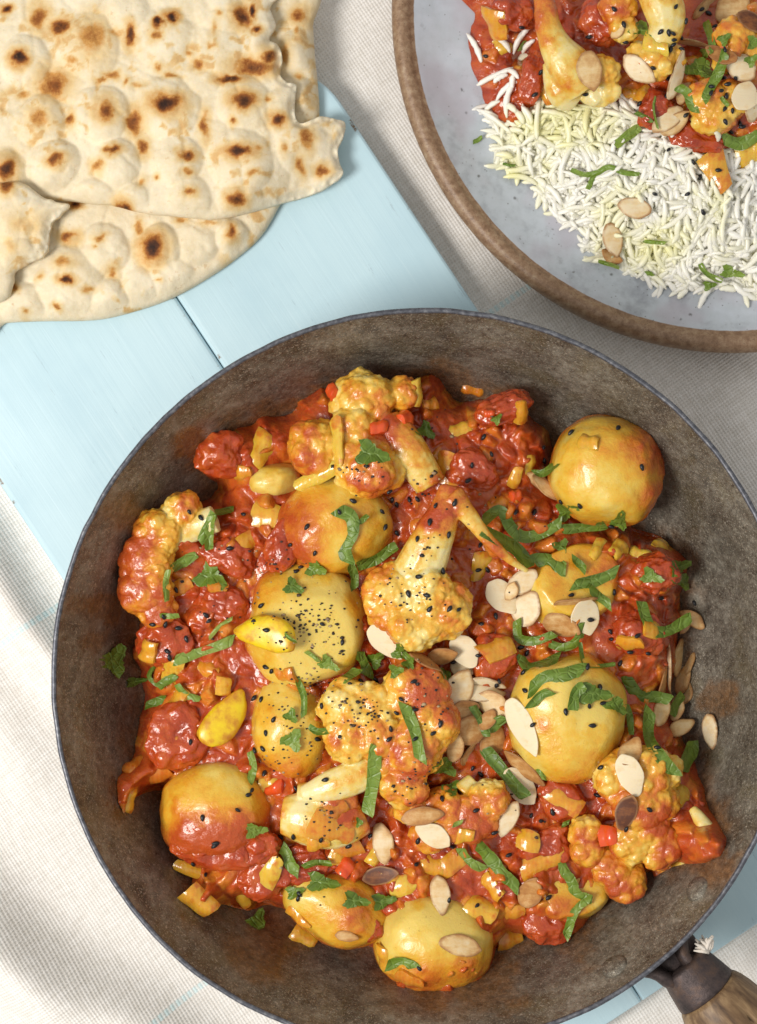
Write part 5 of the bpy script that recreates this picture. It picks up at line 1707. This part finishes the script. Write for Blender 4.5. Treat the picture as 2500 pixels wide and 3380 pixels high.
# nigella seeds
SEED = [(1165,1655),(1352,1650),(1380,1780),(1310,1760),(1015,1740),(1270,1740),(960,1798),(980,1888),(1040,1825),(805,1700),(625,1690),(665,1710),(580,1948),(760,1810),(1285,1620),(1296,1650),(1378,1648),(1440,1670),(1310,1665),(1420,1725),(1502,1660),(1480,1765),(1558,1535),(1545,1585),(1585,1800),(1460,1885),(1385,1905),(1410,1965),(1513,2012),(1485,2010),(1420,2010),(1350,1960),(1635,2035),(1590,2060),(1888,1430),(2040,1415),(2118,1543),(1795,1520),(1792,1478),(1620,1500),(1760,1690),(1700,1690),(1855,1655),(1915,1668),(2020,1735),(2025,1955),(2180,1975),(1950,2045),(1885,1965),(2020,2110),(2015,2085),(2105,2100),(2080,2150),(2140,2155),(2050,2190),(1937,2200),(1730,2222),(1735,2280),(1740,2155),(1720,2135),(1580,2162),(1495,2182),(1645,2250),(1760,2392),(1868,2350),(1945,2328),(1990,2322),(1955,2395),(1325,2310),(1370,2342),(1455,2390),(1430,2420),(1365,2250),(1310,2352),(1462,2638),(1572,2675),(1587,2555),(1560,2535),(1632,2746),(1382,2775),(1492,2792),(1785,2710),(1825,2680),(1755,2690),(1972,2620),(1985,2535),(2065,2735),(2143,2672),(1680,2825),(1375,2855),(1810,2960),(1575,2990),(1150,2790),(1060,2770),(1220,2755),(640,2850),(680,2890),(670,2700),(712,2782),(785,2675),(820,2625),(830,2610),(870,2552),(708,2790),(630,2450),(1048,2440),(905,2375),(880,2420),(865,2310),(840,2305),(900,2215),(880,2200),(690,2050),(680,2030),(545,2060),(540,2035),(555,2150),(560,2170),(590,2075),(615,2110),(505,2060),(880,2080),(1130,2120),(865,2000),(1065,2060),(870,2470),(845,2475),(1075,2575),(980,2600),(970,2760),(1290,2405),(1065,2330),(1190,2250),(1385,3195),(1480,2970),(1370,2440),(990,2950),(985,2965),(1285,2440),(1600,1445),(1610,1880),(1580,1880),(1640,2260),(1240,2245),(930,2760),(1120,1690),(1260,1690),(2295,1990),(1980,2270),(2170,2470)]
SEED_PL = [(1722,97),(1945,122),(1605,185),(1788,243),(1765,312),(1930,312),(2028,30),(2060,82),(2062,145),(2230,22),(2182,105),(2208,108),(2222,110),(2225,130),(2222,145),(2248,128),(2250,165),(2155,225),(2202,260),(2200,320),(2114,345),(2210,165),(2360,90),(2262,70),(2390,165),(2405,248),(2428,256),(2388,262),(2402,280),(2350,288),(2380,300),(2346,308),(2395,318),(2395,402),(2418,365),(2392,360),(2440,410),(2450,420),(2410,440),(2207,497),(2286,537),(2310,585),(2372,562),(2270,640),(2162,640),(2320,700),(2340,45),(2315,30),(2265,380)]
def seed_mesh():
    V0, F = ICO[2]
    V = V0.copy()
    V[:, 1] *= 1 - .35 * (V[:, 0] + .2) * (V[:, 0] > -.2)
    V = blob(V, 3, .06, 1.6) * np.array([.140, .088, .075])
    return V, F
_sv, _sf = seed_mesh()
SEEDME = make_mesh(_sv, _sf)
SEEDME.materials.append(MAT['seed'])
def put_seed(px, py, lab, grp):
    c, n = patch_frame(px, py, 9)
    o = bpy.data.objects.new('nigella_seed', SEEDME)
    COL.objects.link(o)
    R = frame(n, random.uniform(0, 6.28), random.uniform(-.4, .4))
    s = random.uniform(.85, 1.12)
    o.matrix_world = Matrix.Translation(Vector((c + n * .05) * .01)) @ Matrix(R.tolist()).to_4x4() @ Matrix.Scale(s, 4)
    tag(o, lab, 'seed', grp)
for px, py in SEED:
    put_seed(px, py, 'tiny black nigella seed scattered over the curry in the pan', 'nigella seeds in the pan')
for px, py in SEED_PL:
    put_seed(px, py, 'tiny black nigella seed scattered over the curry and rice on the plate', 'nigella seeds on the plate')

# cracked pepper: uncountable crumbs
def pepper_dust():
    VV, FF, TT = [], [], []
    off = 0
    V0, F0 = ICO[1]
    cl = [(1010,2050,120,110,150),(1180,2350,80,70,75),(960,2400,90,110,50),(1360,1960,100,80,45),(1200,1560,60,40,25),(1420,1620,60,60,14),(1420,2300,70,110,34),(1370,2560,70,90,36),(1090,2700,90,60,26),(880,1850,90,60,26),(1050,2250,90,40,36),(900,2520,70,40,16),(1000,2870,120,80,14),(1420,1800,50,60,14),(700,2080,120,90,14),(1600,1700,160,140,16),(650,1800,110,80,12),(1500,1400,120,80,10),(1750,2700,200,160,16)]
    for px, py, sx, sy, n in cl:
        for _ in range(n):
            x, y = px + RNG.normal(0, sx * .62), py + RNG.normal(0, sy * .62)
            c, nn, ob = hit_px(x, y)
            if ob.startswith('coriander'):
                continue
            r = RNG.uniform(.022, .05) * (1.7 if RNG.random() < .13 else 1)
            v = V0 * RNG.uniform(.55, 1.3, (len(V0), 1)) * r * np.array([1.2, .9, .7])
            VV.append(v + c + np.array([0, 0, r * .3])); FF.append(F0 + off); off += len(v)
            TT.append(np.full(len(v), RNG.random()))
    o = obj('cracked_pepper', np.concatenate(VV), np.concatenate(FF), MAT['speck'], None, {'tone': np.concatenate(TT)}, smooth=False)
    tag(o, 'coarse cracked black pepper dusted over the curry', 'pepper', kind='stuff')
pepper_dust()

# single stray grains lying on the sauce and on the plate
STRAY = [(1680,300,35),(1640,255,20),(1655,262,25),(1700,270,70),(1685,360,-35),(1740,380,-60),(1780,390,85),(1630,355,20),(1640,400,-30),(1715,385,-55),(1640,470,-40),(1660,150,-45),(1720,130,70),(1745,150,60),(1570,160,-60),(1690,330,75),(1665,515,-10),(1720,600,-15),(1790,605,-40),(1820,640,-45),(2360,445,-60),(1700,245,-20),(1735,100,60),(2400,955,-10),(2330,980,60),(2250,970,40)]
refresh()
for px, py, a in STRAY:
    c, n = patch_frame(px, py, 20)
    o = bpy.data.objects.new('rice_grain', GME[int(RNG.integers(len(GME)))])
    COL.objects.link(o)
    R = frame(n, math.radians(a), 0)
    o.matrix_world = Matrix.Translation(Vector((c + n * .10) * .01)) @ Matrix(R.tolist()).to_4x4()
    note(o, px, py, 'stray white', 'rice grain', 'rice grain', 'stray rice grains')
print('rice', round(time.time() - T0, 1))

# ================================================================== labels that single out each small thing
SIDES = [('plate side', (1, -1)), ('handle side', (1, 1)), ('naan side', (-1, -1)), ('cloth side', (-1, 1))]
ORD = ['', 'second ', 'third ', 'fourth ', 'fifth ', 'sixth ', 'seventh ', 'eighth ', 'ninth ', 'tenth ', 'eleventh ', 'twelfth ', 'thirteenth ', 'fourteenth ', 'fifteenth ', 'sixteenth ', 'seventeenth ', 'eighteenth ', 'nineteenth ', 'twentieth ']
def describe():
    groups = {}
    for o, px, py, look, noun in SMALL:
        d = sorted(LAND, key=lambda l: math.hypot(px - l[0], py - l[1]) - l[2])
        l = d[0]
        dist = math.hypot(px - l[0], py - l[1])
        vx, vy = px - l[0], py - l[1]
        side = max(SIDES, key=lambda s: vx * s[1][0] + vy * s[1][1])[0]
        if dist < l[2] * .45:
            txt = '%s %s on %s' % (look, noun, l[3])
        else:
            txt = '%s %s on the %s of %s' % (look, noun, side, l[3])
        groups.setdefault(txt, []).append((o, px, py, l))
    for txt, lst in groups.items():
        if len(lst) == 1:
            lst[0][0]['label'] = txt
        else:
            lst.sort(key=lambda q: q[2])
            for k, (o, px, py, l) in enumerate(lst):
                where = 'topmost' if k == 0 else 'lowest' if k == len(lst) - 1 else ORD[k] + 'from top'
                o['label'] = txt + ', ' + where
        for q in lst:
            wd = q[0]['label'].split()
            if len(wd) > 16:
                q[0]['label'] = q[0]['label'].replace(' on the plate', '').replace('on the ', 'at the ', 1)
    seen = {}
    for o, *_ in SMALL:
        seen.setdefault(o['label'], []).append(o)
describe()
print('done', round(time.time() - T0, 1), 'objects', len(bpy.data.objects))
